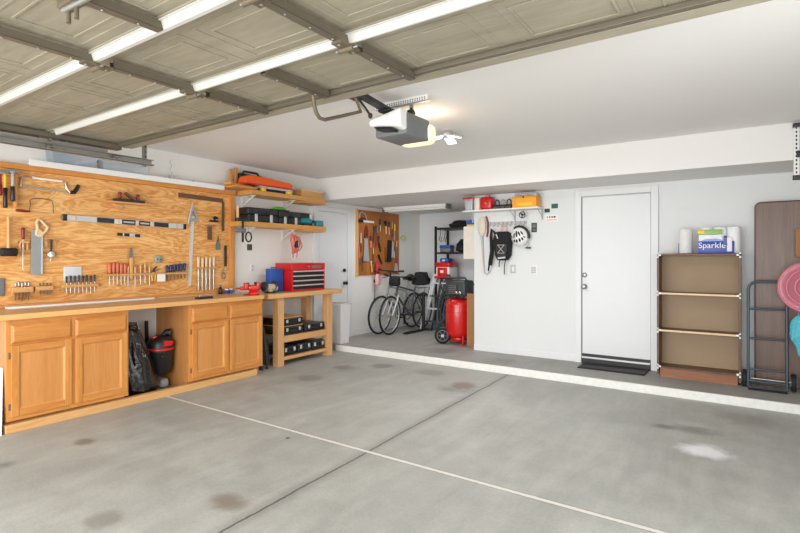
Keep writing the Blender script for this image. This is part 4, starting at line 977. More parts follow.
for s in (-1, 1): MB().rbox(XW+.008, XW+.011, y-.016, y+.016, z+s*.024-.014, z+s*.024+.014, LGREY, .003).build('socket', b)
# ------------------------------------------------------------------ dark pegboard with tools in the alcove
ab = thing('alcove_tool_board', 'dark brown pegboard crowded with tools above the bicycles', 'tool board', (-5.52, 7.3, 1.1))
MB().box(XW+.001, XW+.02, 6.735, 7.93, 1.10, 2.23, PEGB).build('panel', ab)
b = MB(); b.box(XW+.001, XW+.03, 6.69, 6.735, 1.09, 2.24, PINE); b.build('edge_strip', ab); b = MB(); b.box(XW+.001, XW+.028, 7.93, 7.95, 1.10, 2.23, PEGB); b.build('edge_strip', ab)
A = XW+.02
def Q(yz, d=.025): return (A+d, yz[0], yz[1])
def pt_(b, pts, r, m, n=8, d=.025, closed=False): return b.tube([Q(p, d) for p in pts], r, m, n, closed)
GA = None
t = thing('panel_saw', 'silver hand saw hanging blade down on the dark pegboard', 'saw', Q((6.95, 1.332)))
b = MB(); b.prism([(6.852, 1.35), (7.02, 1.34), (6.964, 1.767), (6.888, 1.764)], A+.02, A+.024, 'x', SILVER); b.build('blade', t)
b = MB(); pt_(b, [(6.894, 1.747), (6.91, 1.887), (6.933, 1.957), (6.966, 1.889), (6.961, 1.749)], .014, DRED, 8, .025, True); b.build('handle', t)
t = thing('steel_square', 'short white metal square near the top of the dark pegboard', 'square', Q((6.978, 2.029)))
b = MB(); b.prism([(6.839, 2.055), (7.149, 2.051), (7.149, 2.016), (6.839, 2.018)], A+.02, A+.026, 'x', WHITE); b.build('blade', t)
b = MB(); b.prism([(6.725, 2.055), (6.839, 2.055), (6.839, 2.011), (6.725, 2.014)], A+.012, A+.032, 'x', BLACK); b.build('stock', t)
t = thing('wire_hanger', 'pale curved hook tool in the top corner of the dark pegboard', 'hook', Q((6.811, 2.157)))
b = MB(); pt_(b, [(6.743, 2.084), (6.752, 2.161), (6.811, 2.191), (6.894, 2.163), (6.944, 2.079)], .010, LGREY); b.build('hook_curve', t)
b = MB(); pt_(b, [(6.743, 2.058), (6.811, 2.088), (6.908, 2.077)], .014, DRED); b.build('handle', t)
t = thing('chisel', 'pale-handled chisel hanging beside the panel saw on the dark pegboard', 'chisel', Q((6.784, 1.504)))
MB().tube([Q((6.784, 1.83)), Q((6.784, 1.658))], [0.009600000000000001, 0.012], LGREY, 10).build('handle', t)
b = MB(); b.tube([Q((6.784, 1.658)), Q((6.784, 1.504))], [0.0084, 0.014], DRED, 10); b.build('head', t)
t = thing('orange_snips', 'orange-handled snips hanging to the right of the panel saw on the dark pegboard', 'snips', Q((7.048, 1.787)))
MB().tube([Q((7.063, 1.577)), Q((7.063, 1.7))], [0.0208, 0.026], ORNGR, 10).build('handle', t)
b = MB(); b.tube([Q((7.063, 1.7)), Q((7.048, 1.787))], [0.0084, 0.014], IRON, 10); b.build('head', t)
t = thing('pipe_wrench', 'long dark red pipe wrench in the middle of the dark pegboard', 'wrench', Q((7.246, 1.991)))
MB().tube([Q((7.222, 1.597)), Q((7.237, 1.848))], [0.0128, 0.016], DRED, 10).build('handle', t)
b = MB(); b.tube([Q((7.237, 1.848)), Q((7.246, 1.991))], [0.013199999999999998, 0.022], RUST, 10); b.build('head', t)
t = thing('adjustable_wrench', 'dark steel wrench hanging under the white metal square', 'wrench', Q((7.167, 1.969)))
MB().tube([Q((7.126, 1.666)), Q((7.155, 1.862))], [0.009600000000000001, 0.012], IRON, 10).build('handle', t)
b = MB(); b.tube([Q((7.155, 1.862)), Q((7.167, 1.969))], [0.012, 0.02], IRON, 10); b.build('head', t)
t = thing('locking_pliers', 'dark pliers with open jaws hanging beside the red pipe wrench', 'pliers', Q((7.285, 1.796)))
MB().tube([Q((7.345, 1.509)), Q((7.297, 1.67))], [0.0128, 0.016], BLACK, 10).build('handle', t)
b = MB(); b.tube([Q((7.297, 1.67)), Q((7.285, 1.796))], [0.0096, 0.016], IRON, 10); b.build('head', t)
t = thing('ball_hammer', 'wood-handled hammer at the top of the dark pegboard, beside the tube light', 'hammer', Q((7.479, 2.076)))
MB().tube([Q((7.516, 1.84)), Q((7.51, 1.986))], [0.0104, 0.013], BEECH, 10).build('handle', t)
b = MB(); b.tube([Q((7.51, 1.986)), Q((7.479, 2.076))], [0.0156, 0.026], BLACK, 10); b.build('head', t)
t = thing('tack_hammer', 'second wood-handled hammer from the tube light on the dark pegboard', 'hammer', Q((7.597, 2.065)))
MB().tube([Q((7.616, 1.826)), Q((7.603, 1.973))], [0.009600000000000001, 0.012], TOOLWV, 10).build('handle', t)
b = MB(); b.tube([Q((7.603, 1.973)), Q((7.597, 2.065))], [0.0144, 0.024], IRON, 10); b.build('head', t)
t = thing('long_screwdriver', 'yellow-handled screwdriver at the far upper edge of the dark pegboard', 'screwdriver', Q((7.783, 1.738)))
MB().tube([Q((7.796, 2.039)), Q((7.789, 1.907))], [0.012, 0.015], YELLOW, 10).build('handle', t)
b = MB(); b.tube([Q((7.789, 1.907)), Q((7.783, 1.738))], [0.0042, 0.007], STEEL, 10); b.build('head', t)
t = thing('nail_puller', 'short tan-handled puller at the far edge of the dark pegboard under the yellow screwdriver', 'puller', Q((7.838, 1.476)))
MB().tube([Q((7.861, 1.721)), Q((7.851, 1.608))], [0.011200000000000002, 0.014], TOOLWV, 10).build('handle', t)
b = MB(); b.tube([Q((7.851, 1.608)), Q((7.838, 1.476))], [0.0072, 0.012], RUST, 10); b.build('head', t)
t = thing('pry_bar', 'brown pry bar hanging at the lower near corner of the dark pegboard', 'pry bar', Q((6.752, 1.265)))
MB().tube([Q((6.738, 1.589)), Q((6.743, 1.401))], [0.011200000000000002, 0.014], ORNGR, 10).build('handle', t)
b = MB(); b.tube([Q((6.743, 1.401)), Q((6.752, 1.265))], [0.0084, 0.014], RUSTB, 10); b.build('head', t)
t = thing('fencing_pliers', 'dark fencing pliers with spread grips above the red cloth', 'pliers', Q((7.282, 1.455)))
MB().tube([Q((7.387, 1.292)), Q((7.326, 1.383))], [0.0128, 0.016], IRON, 10).build('handle', t)
b = MB(); b.tube([Q((7.326, 1.383)), Q((7.282, 1.455))], [0.0144, 0.024], BLACK, 10); b.build('head', t)
t = thing('tan_brush', 'tan wooden scrub brush low on the dark pegboard', 'brush', Q((7.063, 1.348)))
MB().tube([Q((7.091, 1.154)), Q((7.077, 1.26))], [0.0144, 0.018], TOOLWV, 10).build('handle', t)
b = MB(); b.tube([Q((7.077, 1.26)), Q((7.063, 1.348))], [0.013199999999999998, 0.022], BEECH, 10); b.build('head', t)
t = thing('black_shears', 'black-handled shears hanging just right of the red pipe wrench', 'shears', Q((7.332, 1.887)))
MB().tube([Q((7.332, 2.103)), Q((7.332, 1.995))], [0.0144, 0.018], BLACK, 10).build('handle', t)
b = MB(); b.tube([Q((7.332, 1.995)), Q((7.332, 1.887))], [0.0072, 0.012], STEEL, 10); b.build('head', t)
t = thing('wood_rasp', 'brown wood rasp between the two wood-handled hammers and the panel edge', 'rasp', Q((7.699, 1.773)))
MB().tube([Q((7.708, 2.071)), Q((7.705, 1.941))], [0.0088, 0.011], TOOLWV, 10).build('handle', t)
b = MB(); b.tube([Q((7.705, 1.941)), Q((7.699, 1.773))], [0.005399999999999999, 0.009], IRON, 10); b.build('head', t)
t = thing('dark_chisel', 'dark chisel hanging beside the black wire brush', 'chisel', Q((7.497, 1.328)))
MB().tube([Q((7.485, 1.602)), Q((7.491, 1.456))], [0.0088, 0.011], DRED, 10).build('handle', t)
b = MB(); b.tube([Q((7.491, 1.456)), Q((7.497, 1.328))], [0.006, 0.01], IRON, 10); b.build('head', t)
t = thing('steel_file', 'thin steel file beside the orange-handled snips', 'file', Q((7.12, 1.295)))
MB().tube([Q((7.132, 1.578)), Q((7.129, 1.472))], [0.0088, 0.011], TOOLWV, 10).build('handle', t)
b = MB(); b.tube([Q((7.129, 1.472)), Q((7.12, 1.295))], [0.005399999999999999, 0.009], IRON, 10); b.build('head', t)
t = thing('red_cutter', 'small red cutter under the yellow screwdriver, closest to the wire brush', 'cutter', Q((7.776, 1.401)))
MB().tube([Q((7.763, 1.625)), Q((7.77, 1.532))], [0.0104, 0.013], DRED, 10).build('handle', t)
b = MB(); b.tube([Q((7.77, 1.532)), Q((7.776, 1.401))], [0.0072, 0.012], STEEL, 10); b.build('head', t)
t = thing('long_punch', 'long dark punch at the near edge of the dark pegboard below the pale-handled chisel', 'punch', Q((6.828, 1.178)))
MB().tube([Q((6.817, 1.419)), Q((6.822, 1.315))], [0.0088, 0.011], IRON, 10).build('handle', t)
b = MB(); b.tube([Q((6.822, 1.315)), Q((6.828, 1.178))], [0.005399999999999999, 0.009], RUSTB, 10); b.build('head', t)
t = thing('black_brush', 'black and white wire brush hanging on the dark pegboard above the handlebars', 'brush', Q((7.635, 1.327)))
b = MB(); b.prism([(7.541, 1.327), (7.651, 1.327), (7.673, 1.716), (7.578, 1.732)], A+.015, A+.045, 'x', BLACK); b.build('brush_back', t)
b = MB(); b.prism([(7.66, 1.401), (7.731, 1.419), (7.737, 1.699), (7.673, 1.716)], A+.015, A+.04, 'x', LGREY); b.build('bristles', t)
t = thing('steel_trowel', 'grey plastering trowel low on the far edge of the dark pegboard', 'trowel', Q((7.828, 1.118)))
b = MB(); b.prism([(7.77, 1.139), (7.914, 1.126), (7.868, 1.306), (7.822, 1.307)], A+.015, A+.02, 'x', LGREY); b.build('blade', t)
b = MB(); b.tube([Q((7.842, 1.306)), Q((7.842, 1.438))], .013, DRED, 8); b.build('handle', t)
t = thing('red_glove', 'red work glove and cloth hanging at the lower edge of the dark pegboard', 'glove', (-5.44, (7.267, 0.936)[0], (7.267, 0.936)[1]))
(y, z) = (7.207, 1.241)
GLV = mat('faded_red_cloth', (190, 62, 56), .8)
b = MB(); b.rbox(-5.48, -5.42, y-.045, y+.045, z-.10, z+.05, GLV, .025); b.tube([(-5.45, y+.04, z-.04), (-5.45, y+.07, z+.02), (-5.45, y+.075, z+.06)], [.024, .02, .012], GLV, 10); b.build('palm', t)
for k in range(4): 
    MB().tube([(-5.45, y-.033+k*.022, z+.03), (-5.45, y-.036+k*.024, z+.09+.02*(k in (1, 2)))], [.014, .010], GLV, 8).build('finger', t)
b = MB(); b.rbox(-5.475, -5.415, y-.045, y+.045, z-.13, z-.09, DRED, .012); b.build('cuff', t)
(y, z) = (7.189, 1.029)
bag(MB(), (-5.43, y, z-.11), .035, .075, .20, PINKL, 21, 5, top=.8).build('pink_cloth', None, 0, 'pale pink cloth bag hanging just below the dark pegboard', 'bag')
b = MB(); (y, z) = (7.213, 0.688)
t = thing('bell_wire', 'thin black cord with a weight hanging on the wall beside the front wheels', 'cord', (-5.51, y, .6))
b.cyl((-5.515, y, z+.28), (-5.515, y, z-.02), .004, BLACK, n=6); b.build('cord_line', t)
MB().rbox(-5.53, -5.49, y-.02, y+.02, z-.05, z-.01, BLACK, .008).build('weight', t)
MB().rbox(-5.53, -5.495, y-.02, y+.02, z+.27, z+.33, BLACK, .008).build('wall_hook', t)
MB().sph((-5.45, (8.029, 1.783)[0], (8.029, 1.783)[1]), (.04, .05, .05), mat('pale_green_ball', (168, 190, 120), .7), 12).build('tennis_ball', None, 0, 'pale green ball fixed on the alcove wall just past the dark pegboard', 'ball')

# ------------------------------------------------------------------ bicycles
FR1 = mat('bike_frame_graphite', (70, 74, 80), .35); FR2 = mat('bike_frame_silver_grey', (150, 153, 156), .3)
def bicycle(label, ox, oy, frame_m, lean, steer=0., bagm=None, up=0., ca=0.):
    # local x forward (towards the garage), z up, wheel radius .335
    T = Matrix.Translation((ox, oy, STEP+.002)) @ Matrix.Rotation(-PI/2, 4, 'Z') @ Matrix.Rotation(lean, 4, 'X')
    bk = thing('bicycle', label, 'bicycle', (ox, oy, STEP), 'bicycles in the alcove')
    rw, wb_ = .335, 1.04
    fh = Vector((wb_/2, 0, rw)); rh = Vector((-wb_/2, 0, rw)); bb = Vector((-.10, 0, .29)); st = Vector((-.26, 0, .80)); hd = Vector((.30, 0, .86)); hb = Vector((.345, 0, .68))
    def V(*p): return T @ Vector(p)
    def tb(b, pts, r, m, n=10): return b.tube([T @ Vector(p) for p in pts], r, m, n)
    def wheel(name, c, rot):
        R_ = Matrix.Translation(c) @ Matrix.Rotation(rot, 4, 'Z')
        w = MB(); w.tube([T @ R_ @ Vector(((rw-.018)*math.cos(2*PI*k/40), 0, (rw-.018)*math.sin(2*PI*k/40))) for k in range(40)], .018, RUBBER, 8, True); w = w.build(name, bk)
        q = MB(); q.tube([T @ R_ @ Vector(((rw-.042)*math.cos(2*PI*k/40), 0, (rw-.042)*math.sin(2*PI*k/40))) for k in range(40)], .010, SILVER, 6, True); q.build('rim', w)
        q = MB()
        for k in range(20):
            a = 2*PI*k/20; s = .02 if k % 2 else -.02
            q.tube([T @ R_ @ Vector((.02*math.cos(a+.6), s, .02*math.sin(a+.6))), T @ R_ @ Vector(((rw-.045)*math.cos(a), 0, (rw-.045)*math.sin(a)))], .0016, STEEL, 4)
        q.build('spokes', w)
        q = MB(); q.tube([T @ R_ @ Vector((0, -.05, 0)), T @ R_ @ Vector((0, .05, 0))], .018, STEEL, 10); q.build('hub', w)
    wheel('front_wheel', fh, steer); wheel('rear_wheel', rh, 0)
    b = MB(); tb(b, [hb, bb], .019, frame_m); tb(b, [hd+Vector((.01, 0, -.04)), st+Vector((.03, 0, -.09))], .016, frame_m); tb(b, [st, bb], .015, frame_m); tb(b, [hd, hb], .02, frame_m)
    for s in (-.05, .05):
        tb(b, [bb+Vector((0, s*.4, 0)), rh+Vector((0, s, 0))], .010, frame_m, 8); tb(b, [st+Vector((.03, s*.3, -.1)), rh+Vector((0, s, 0))], .009, frame_m, 8)
    b.build('frame', bk)
    b = MB()
    for s in (-.05, .05): tb(b, [hb+Vector((.0, s*.9, 0)), hb+Vector((.05, s, -.12)), fh+Vector((0, s, 0))], [.016, .016, .011], ALU, 8)
    tb(b, [hb+Vector((0, -.05, .0)), hb+Vector((0, .05, 0))], .015, frame_m, 8); b.build('fork', bk)
    b = MB(); tb(b, [hd, hd+Vector((-.02, 0, .10+up)), hd+Vector((.06, 0, .13+up))], .014, BLACKS)
    c = hd+Vector((.06, 0, .13+up)); tb(b, [c+Vector((-.05, -.30, .02)), c+Vector((.0, -.12, 0)), c, c+Vector((0, .12, 0)), c+Vector((-.05, .30, .02))], .012, BLACKS, 10); b = b.build('handlebar', bk)
    for s in (-1, 1):
        g = MB(); tb(g, [c+Vector((-.05, s*.30, .02)), c+Vector((-.028, s*.20, .012))], .017, RUBBER, 10); g.build('grip', b)
        g = MB(); tb(g, [c+Vector((-.02, s*.18, .0)), c+Vector((.05, s*.2, -.02)), c+Vector((.04, s*.28, -.03))], .006, IRON, 6); g.build('brake_lever', b)
    b = MB(); tb(b, [st, st+Vector((-.03, 0, .12))], .013, STEEL); s0 = st+Vector((-.03, 0, .14))
    tb(b, [s0+Vector((.15, 0, .0)), s0+Vector((.04, 0, .008)), s0+Vector((-.06, 0, .01)), s0+Vector((-.12, 0, .02))], [.02, .035, .07, .06], BLACK, 12); b.build('seat', bk)
    b = MB(); b.tube([T @ (bb+Vector((.09*math.cos(2*PI*k/24), -.045, .09*math.sin(2*PI*k/24)))) for k in range(24)], .006, IRON, 6, True); tb(b, [bb+Vector((0, -.06, 0)), bb+Vector((0, .06, 0))], .02, IRON)
    cv = Vector((.155*math.cos(ca), 0, .155*math.sin(ca))); tb(b, [bb+Vector((0, -.06, 0)), bb+cv+Vector((0, -.075, 0))], .010, IRON, 8); tb(b, [bb+Vector((0, .06, 0)), bb-cv+Vector((0, .075, 0))], .010, IRON, 8); b.build('crankset', bk)
    for p in (bb+cv+Vector((0, -.115, 0)), bb-cv+Vector((0, .115, 0))):
        g = MB(); g.rbox(-.045, .045, -.035, .035, -.01, .01, BLACK, .006, T @ Matrix.Translation(p)); g.build('pedal', bk)
    b = MB(); 
    for z in (.04, -.04): tb(b, [bb+Vector((0, -.045, z*2)), rh+Vector((0, -.045, z))], .004, IRON, 6)
    b.build('chain', bk)
    return bk, T, c, s0
bk1, T1, c1, s1_ = bicycle('silver-grey bicycle standing against the alcove wall', -5.27, 7.53, FR2, -.07, up=.10, ca=1.4)
bk2, T2, c2, s2_ = bicycle('dark graphite bicycle parked on the room side of the silver-grey one', -5.075, 7.57, FR1, -.03, .05, True, ca=-.3)
p = T2 @ (c2+Vector((.06, 0, -.03)))
MB().rbox(p.x-.08, p.x+.10, p.y-.07, p.y+.07, p.z-.13, p.z+.03, FABB, .04).build('handlebar_bag', bk2)
p = T2 @ Vector((-.43, 0, .86))
bag(MB(), (p.x, p.y+.02, p.z-.05), .15, .22, .24, FABB, 8, 5, top=.7).build('rack_bag', bk2)
b = MB(); 
for s in (-.05, .05): b.tube([T2 @ Vector((-.3, s, .76)), T2 @ Vector((-.68, s, .76)), T2 @ Vector((-.52, s, .34))], .006, BLACK, 6)
b.build('carrier', bk2)
st_ = thing('bike_stand', 'black upright floor stand holding the graphite bicycle', 'stand', (-4.86, 7.6, STEP))
b = MB(); b.rbox(-4.94, -4.85, 7.25, 7.95, STEP+.001, STEP+.03, BLACK, .01); b.build('floor_bar', st_)
b = MB(); b.box(-4.915, -4.865, 7.83, 7.87, STEP+.03, .78, BLACKS); b.build('post', st_, .004)
b = MB(); b.rbox(-4.95, -4.86, 7.82, 7.88, .70, .76, BLACK, .01); b.build('cradle', st_)
b = MB(); b.rbox(-4.94, -4.74, 7.86, 7.94, STEP+.001, STEP+.035, BLACK, .01); b.build('cross_foot', st_)

# ------------------------------------------------------------------ storage rack, ladder, cooler
rk = thing('storage_rack', 'black metal storage rack with three shelves against the far alcove wall', 'rack', (-4.4, 8.45, STEP))
RX0, RX1, RY0, RY1 = -4.85, -3.75, 8.22, 8.68
for (x, y) in ((RX0, RY0), (RX0, RY1), (RX1, RY0), (RX1, RY1)):
    b = MB(); b.box(x-.018, x+.018, y-.018, y+.018, STEP, 1.99, BLACK); b.build('post', rk)
for z in (1.965, 1.51, .95, .3):
    MB().box(RX0-.018, RX1+.018, RY0-.018, RY1+.018, z-.035, z, BLACK).build('shelf', rk, .004)
bag(MB(), (-4.42, 8.42, 1.966), .24, .16, .13, FABB, 31, 5, top=.6).build('black_bag', None, 0, 'slumped black bag on the top shelf of the black rack', 'bag')
bag(MB(), (-4.36, 8.46, 1.511), .17, .17, .24, FABB, 33, 4, top=.5).build('black_rucksack', None, 0, 'black rucksack on the second shelf of the black rack', 'bag')
t = thing('shoe_box', 'blue and grey box on the second shelf of the black rack', 'box', (-4.68, 8.32, 1.47))
MB().rbox(-4.78, -4.56, 8.25, 8.4, 1.511, 1.585, GREY, .01).build('box_body', t); MB().rbox(-4.785, -4.555, 8.245, 8.405, 1.585, 1.64, BLUE, .01).build('lid', t)
t = thing('hanging_strap', 'white and grey tangled strap hanging below the top rack shelf', 'strap', (-4.77, 8.3, 1.7))
for k in range(3):
    x = -4.80+k*.05
    MB().tube([(x, 8.3, 1.928), (x+.012, 8.29, 1.85), (x-.015, 8.29, 1.74), (x+.02, 8.29, 1.70), (x+.03, 8.3, 1.8)], .008, LGREY if k % 2 else GREY, 6).build('strap_loop', t)
ck = thing('cooler', 'red and white cooler box on the third rack shelf behind the ladder', 'cooler', (-4.62, 8.3, .96))
MB().rbox(-4.815, -4.53, 8.16, 8.48, .985, 1.235, WHITE, .02).build('cooler_body', ck)
b = MB(); b.rbox(-4.775, -4.57, 8.145, 8.165, 1.005, 1.225, RED, .01); b.build('front_panel', ck)
MB().rbox(-4.825, -4.52, 8.15, 8.49, 1.235, 1.32, RED, .02).build('lid', ck)
MB().box(-4.80, -4.55, 8.2, 8.46, .951, .985, WHITE).build('foot', ck)
MB().rbox(-4.71, -4.64, 8.14, 8.146, 1.125, 1.175, WHITE, .002).build('white_badge', ck)
t = thing('blue_pack', 'small bright blue pack on top of the red cooler', 'pack', (-4.66, 8.3, 1.336))
MB().rbox(-4.76, -4.58, 8.2, 8.4, 1.321, 1.395, BLUE, .025).build('pack_body', t); MB().rbox(-4.7, -4.64, 8.19, 8.205, 1.335, 1.375, LGREY, .006).build('pocket', t)
# ladder leaning on the rack
ld = thing('step_ladder', 'silver aluminium step ladder leaning on the black rack', 'ladder', (-4.8, 8.0, STEP))
for k, (xa, xb, m) in enumerate(((-5.0, -4.78, ALU), (-4.70, -4.52, DGREY))):
    b = MB(); b.obox(((xa+xb)/2, 8.03, .58), (.085, .03, 1.08), (-.10, math.atan2(xb-xa, .95), 0), m); b.build('rail', ld)
for k in range(4):
    f = .12+.24*k; z = STEP+.02+f*.98; xa = -4.99+f*.23; xb = -4.66+f*.16
    MB().box(xa, xb, 7.96+.07*f, 8.05+.07*f, z, z+.025, ALU if k % 2 else DGREY).build('step', ld, .003)
for xa, xb in ((-4.86, -4.66), (-4.6, -4.46)):
    b = MB(); b.obox(((xa+xb)/2, 8.10, .55), (.035, .025, 1.0), (-.03, math.atan2(xb-xa, .95), 0), DGREY); b.build('rear_rail', ld)
b = MB(); b.box(-4.77, -4.47, 8.02, 8.13, 1.03, 1.07, REDP); b.build('top_cap', ld, .006)
MB().rbox(-5.01, -4.95, 7.96, 8.01, STEP+.001, STEP+.05, BLACK, .008).build('foot', ld); MB().rbox(-4.68, -4.62, 7.96, 8.01, STEP+.001, STEP+.05, BLACK, .008).build('foot', ld)

t = thing('coiled_hose', 'dark grey coiled hose hanging upright between ladder and red compressor', 'hose', (-4.32, 7.7, .3))
for k in range(3):
    MB().tube([(-4.34+.03*k+(.09-.012*k)*math.cos(a)+.06*math.sin(a), 7.60+.035*k, .56+(.29-.02*k)*math.sin(a)) for a in [2*PI*i/28 for i in range(28)]], .024, (DGREY, IRON, DGREY)[k], 8, True).build('hose_loop', t)
# compressor
cx, cy = -3.70, 6.97
cp = thing('air_compressor', 'upright red air compressor with black wheels beside the alcove corner', 'compressor', (cx, cy, STEP))
b = MB(); b.lathe([(.05, .175), (.15, .19), (.192, .235), (.202, .27), (.202, .69), (.19, .735), (.13, .785), (.04, .80)], RED, (cx, cy, 0), 'z', 36)
b.build('tank', cp)
b = MB(); b.lathe([(.13, .135), (.135, .20)], RED, (cx, cy, 0), 'z', 24); b.build('base_ring', cp)
for dx, dy in ((.13, -.10), (.10, .13)):
    MB().prism([(cy+dy-.03, STEP), (cy+dy+.03, STEP), (cy+dy+.022, .24), (cy+dy-.022, .24)], cx+dx-.012, cx+dx+.012, 'x', RED).build('leg', cp, .004)
for s in (.0, .36):
    w = MB(); TWH = Matrix.Translation((cx-.19-.47*s, cy-.17+.88*s, STEP+.126)) @ Matrix.Rotation(.49, 4, 'Z'); w.lathe([(.07, -.03), (.118, -.028), (.125, 0), (.118, .028), (.07, .03)], RUBBER, (0, 0, 0), 'y', 28, TWH)
    w = w.build('wheel', cp)
    q = MB(); q.lathe([(.02, -.034), (.025, -.036), (.025, .036), (.02, .034)], LGREY, (0, 0, 0), 'y', 16, TWH); q.lathe([(.02, -.02), (.082, -.02), (.082, .02), (.02, .02)], DGREY, (0, 0, 0), 'y', 20, TWH)
    q.tube([TWH @ Vector((.083*math.cos(2*PI*k/24), -.031, .083*math.sin(2*PI*k/24))) for k in range(24)], .006, GREY, 6, True)
    for k in range(6):
        a = k*PI/3; q.tube([TWH @ Vector((.02*math.cos(a), -.025, .02*math.sin(a))), TWH @ Vector((.08*math.cos(a), -.025, .08*math.sin(a)))], .007, GREY, 6)
    q.build('hub', w)
MB().cyl((cx-.19, cy-.17, STEP+.126), (cx-.36, cy+.147, STEP+.126), .012, IRON, n=8).build('axle', cp)
b = MB(); b.rbox(cx-.16, cx+.18, cy-.14, cy+.16, .815, 1.06, mat('dark_green_grey', (52, 62, 60), .5), .03); b.build('pump_shroud', cp)
b = MB(); b.rbox(cx-.10, cx+.05, cy-.16, cy-.13, .84, 1.0, BLACK, .02)
for k in range(5): b.box(cx-.09, cx+.04, cy-.165, cy-.158, .86+k*.028, .872+k*.028, GREY)
b.build('vent_panel', cp)
b = MB(); b.rbox(cx+.02, cx+.16, cy-.16, cy-.10, .79, .86, BLACK, .01); b.build('pressure_switch', cp)
for dx in (.05, .11):
    MB().lathe([(.022, 0), (.022, .02)], CHROME, (cx+dx, cy-.18, .875), 'y', 14).build('gauge', cp)
b = MB(); b.tube([(cx-.18, cy-.1, .78), (cx-.25, cy-.14, 1.0), (cx-.24, cy-.14, 1.10), (cx+.16, cy-.1, 1.10), (cx+.19, cy-.08, 1.05)], .014, BLACK, 8); b.build('push_handle', cp)
b = MB(); b.tube([(cx-.22+.05*math.cos(a*1.3), cy+.05+.08*math.sin(a), .35+a*.03) for a in [k*.6 for k in range(20)]], .012, BLACKS, 6); b.build('air_hose', cp)
for k, z in enumerate((.58, .66)):
    MB().lathe([(.203, z), (.2033, z+.004)], DRED, (cx, cy, 0), 'z', 36, cap=False).build('tank_stripe', cp)

# cardboard strip, white wall cabinet with things on it
MB().obox((-3.40, 6.80, .48), (.13, .03, .79), (0, 0, .15), CARD).build('cardboard_sheet', None, .004, 'tall brown cardboard strip standing between the red compressor and the wall corner', 'cardboard')
wc = thing('wall_cabinet', 'small white cabinet on the alcove side wall, just behind the corner', 'cabinet', (-3.4, 6.95, 1.38))
MB().box(-3.50, XA-.001, 6.76, 7.15, 1.385, 1.87, CREAM).build('cabinet_body', wc, .004); MB().box(-3.515, -3.501, 6.765, 7.145, 1.39, 1.865, CREAM).build('door', wc, .004)
t = thing('blue_box', 'blue box with yellow base on top of the small white cabinet', 'box', (-3.42, 6.85, 1.871))
MB().rbox(-3.47, -3.33, 6.78, 6.92, 1.871, 1.90, YELLOW, .008).build('box_base', t); MB().rbox(-3.48, -3.34, 6.78, 6.92, 1.90, 1.965, BLUE, .012).build('box_body', t)
t = thing('white_roll', 'white folded pack with blue trim behind the blue and yellow box', 'pack', (-3.4, 7.03, 1.871))
MB().rbox(-3.46, -3.30, 6.95, 7.1, 1.871, 1.97, WHITE, .015).build('pack_body', t); MB().rbox(-3.462, -3.298, 6.948, 7.102, 1.9, 1.92, NAVY, .003).build('trim_band', t)

# ------------------------------------------------------------------ hanging things on the back wall
ws = thing('white_shelf', 'white wall shelf with the red and orange boxes on the back wall', 'shelf', (-2.8, 6.5, 2.04))
MB().box(-3.32, -2.235, 6.36, 6.598, 2.045, 2.066, WHITE).build('board', ws, .003)
for x in (-2.64, -2.26, -3.27):
    b = MB(); b.box(x-.01, x+.01, 6.585, 6.598, 1.91, 2.045, LGREY); b.tube([(x, 6.588, 1.93), (x, 6.52, 1.99), (x, 6.40, 2.04)], .006, LGREY, 6); b.build('bracket', ws)
SZ = 2.0665
j = thing('red_lidded_tub', 'clear tub with red lid overhanging the corner end of the white shelf', 'tub', (-3.25, 6.45, SZ))
b = MB(); frus(b, -3.31, -3.18, 6.39, 6.52, SZ, 2.225, .012, CLEARP); b.build('tub_body', j, .008); MB().rbox(-3.325, -3.165, 6.375, 6.535, 2.225, 2.25, RED, .01).build('lid', j)
for x in (-3.27, -3.225): MB().cyl((x, 6.455, SZ+.002), (x, 6.455, 2.19), .017, WHITE, n=12).build('bottle_inside', j)
MB().rbox(-3.155, -3.08, 6.40, 6.55, SZ, 2.235, CREAM, .006).build('cream_carton', None, 0, 'plain cream carton between the two red containers on the white shelf', 'carton')
j = thing('red_case', 'red hard plastic case with round emblem on the white shelf', 'case', (-2.97, 6.48, SZ))
MB().rbox(-3.075, -2.90, 6.40, 6.55, SZ, 2.245, RED, .03).build('case_body', j)
b = MB(); b.lathe([(.018, 0), (.018, .004)], mat('pale_red', (238, 120, 96), .4), (-2.985, 6.396, 2.155), 'y', 20); b.build('round_emblem', j)
MB().tube([(-3.02, 6.47, 2.24), (-3.015, 6.47, 2.262), (-2.955, 6.47, 2.262), (-2.95, 6.47, 2.24)], .007, REDP, 6).build('handle', j)
for k in range(3):
    x = -2.84+k*.085
    t = thing('padlock_set', ('black lock tangled with chain next to the red case', 'middle black lock between the red case and the orange box', 'black lock with chain touching the orange box')[k], 'lock', (x, 6.46, SZ), 'black locks on the white shelf')
    MB().rbox(x-.04, x+.038, 6.42, 6.5, SZ, SZ+.06, BLACK, .012).build('lock_body', t)
    MB().tube([(x-.03, 6.46, SZ+.055), (x-.028, 6.46, SZ+.11), (x, 6.46, SZ+.13), (x+.028, 6.46, SZ+.11), (x+.03, 6.46, SZ+.055)], .009, IRON if k != 1 else STEEL, 8).build('shackle', t)
    MB().tube([(x-.04, 6.415, SZ+.012), (x-.01, 6.41, SZ+.03), (x+.02, 6.412, SZ+.015), (x+.04, 6.41, SZ+.04)], .007, GREY, 6).build('chain', t)
j = thing('orange_box', 'bright yellow-orange lidded box at the door end of the white shelf', 'box', (-2.42, 6.48, SZ))
b = MB(); b.box(-2.595, -2.27, 6.385, 6.56, SZ, 2.195, YORANGE); b.build('box_body', j, .005); MB().box(-2.6, -2.265, 6.38, 6.565, 2.196, 2.212, YORANGE).build('lid', j, .004); MB().box(-2.52, -2.32, 6.383, 6.386, 2.09, 2.13, YELLOW).build('label_band', j)
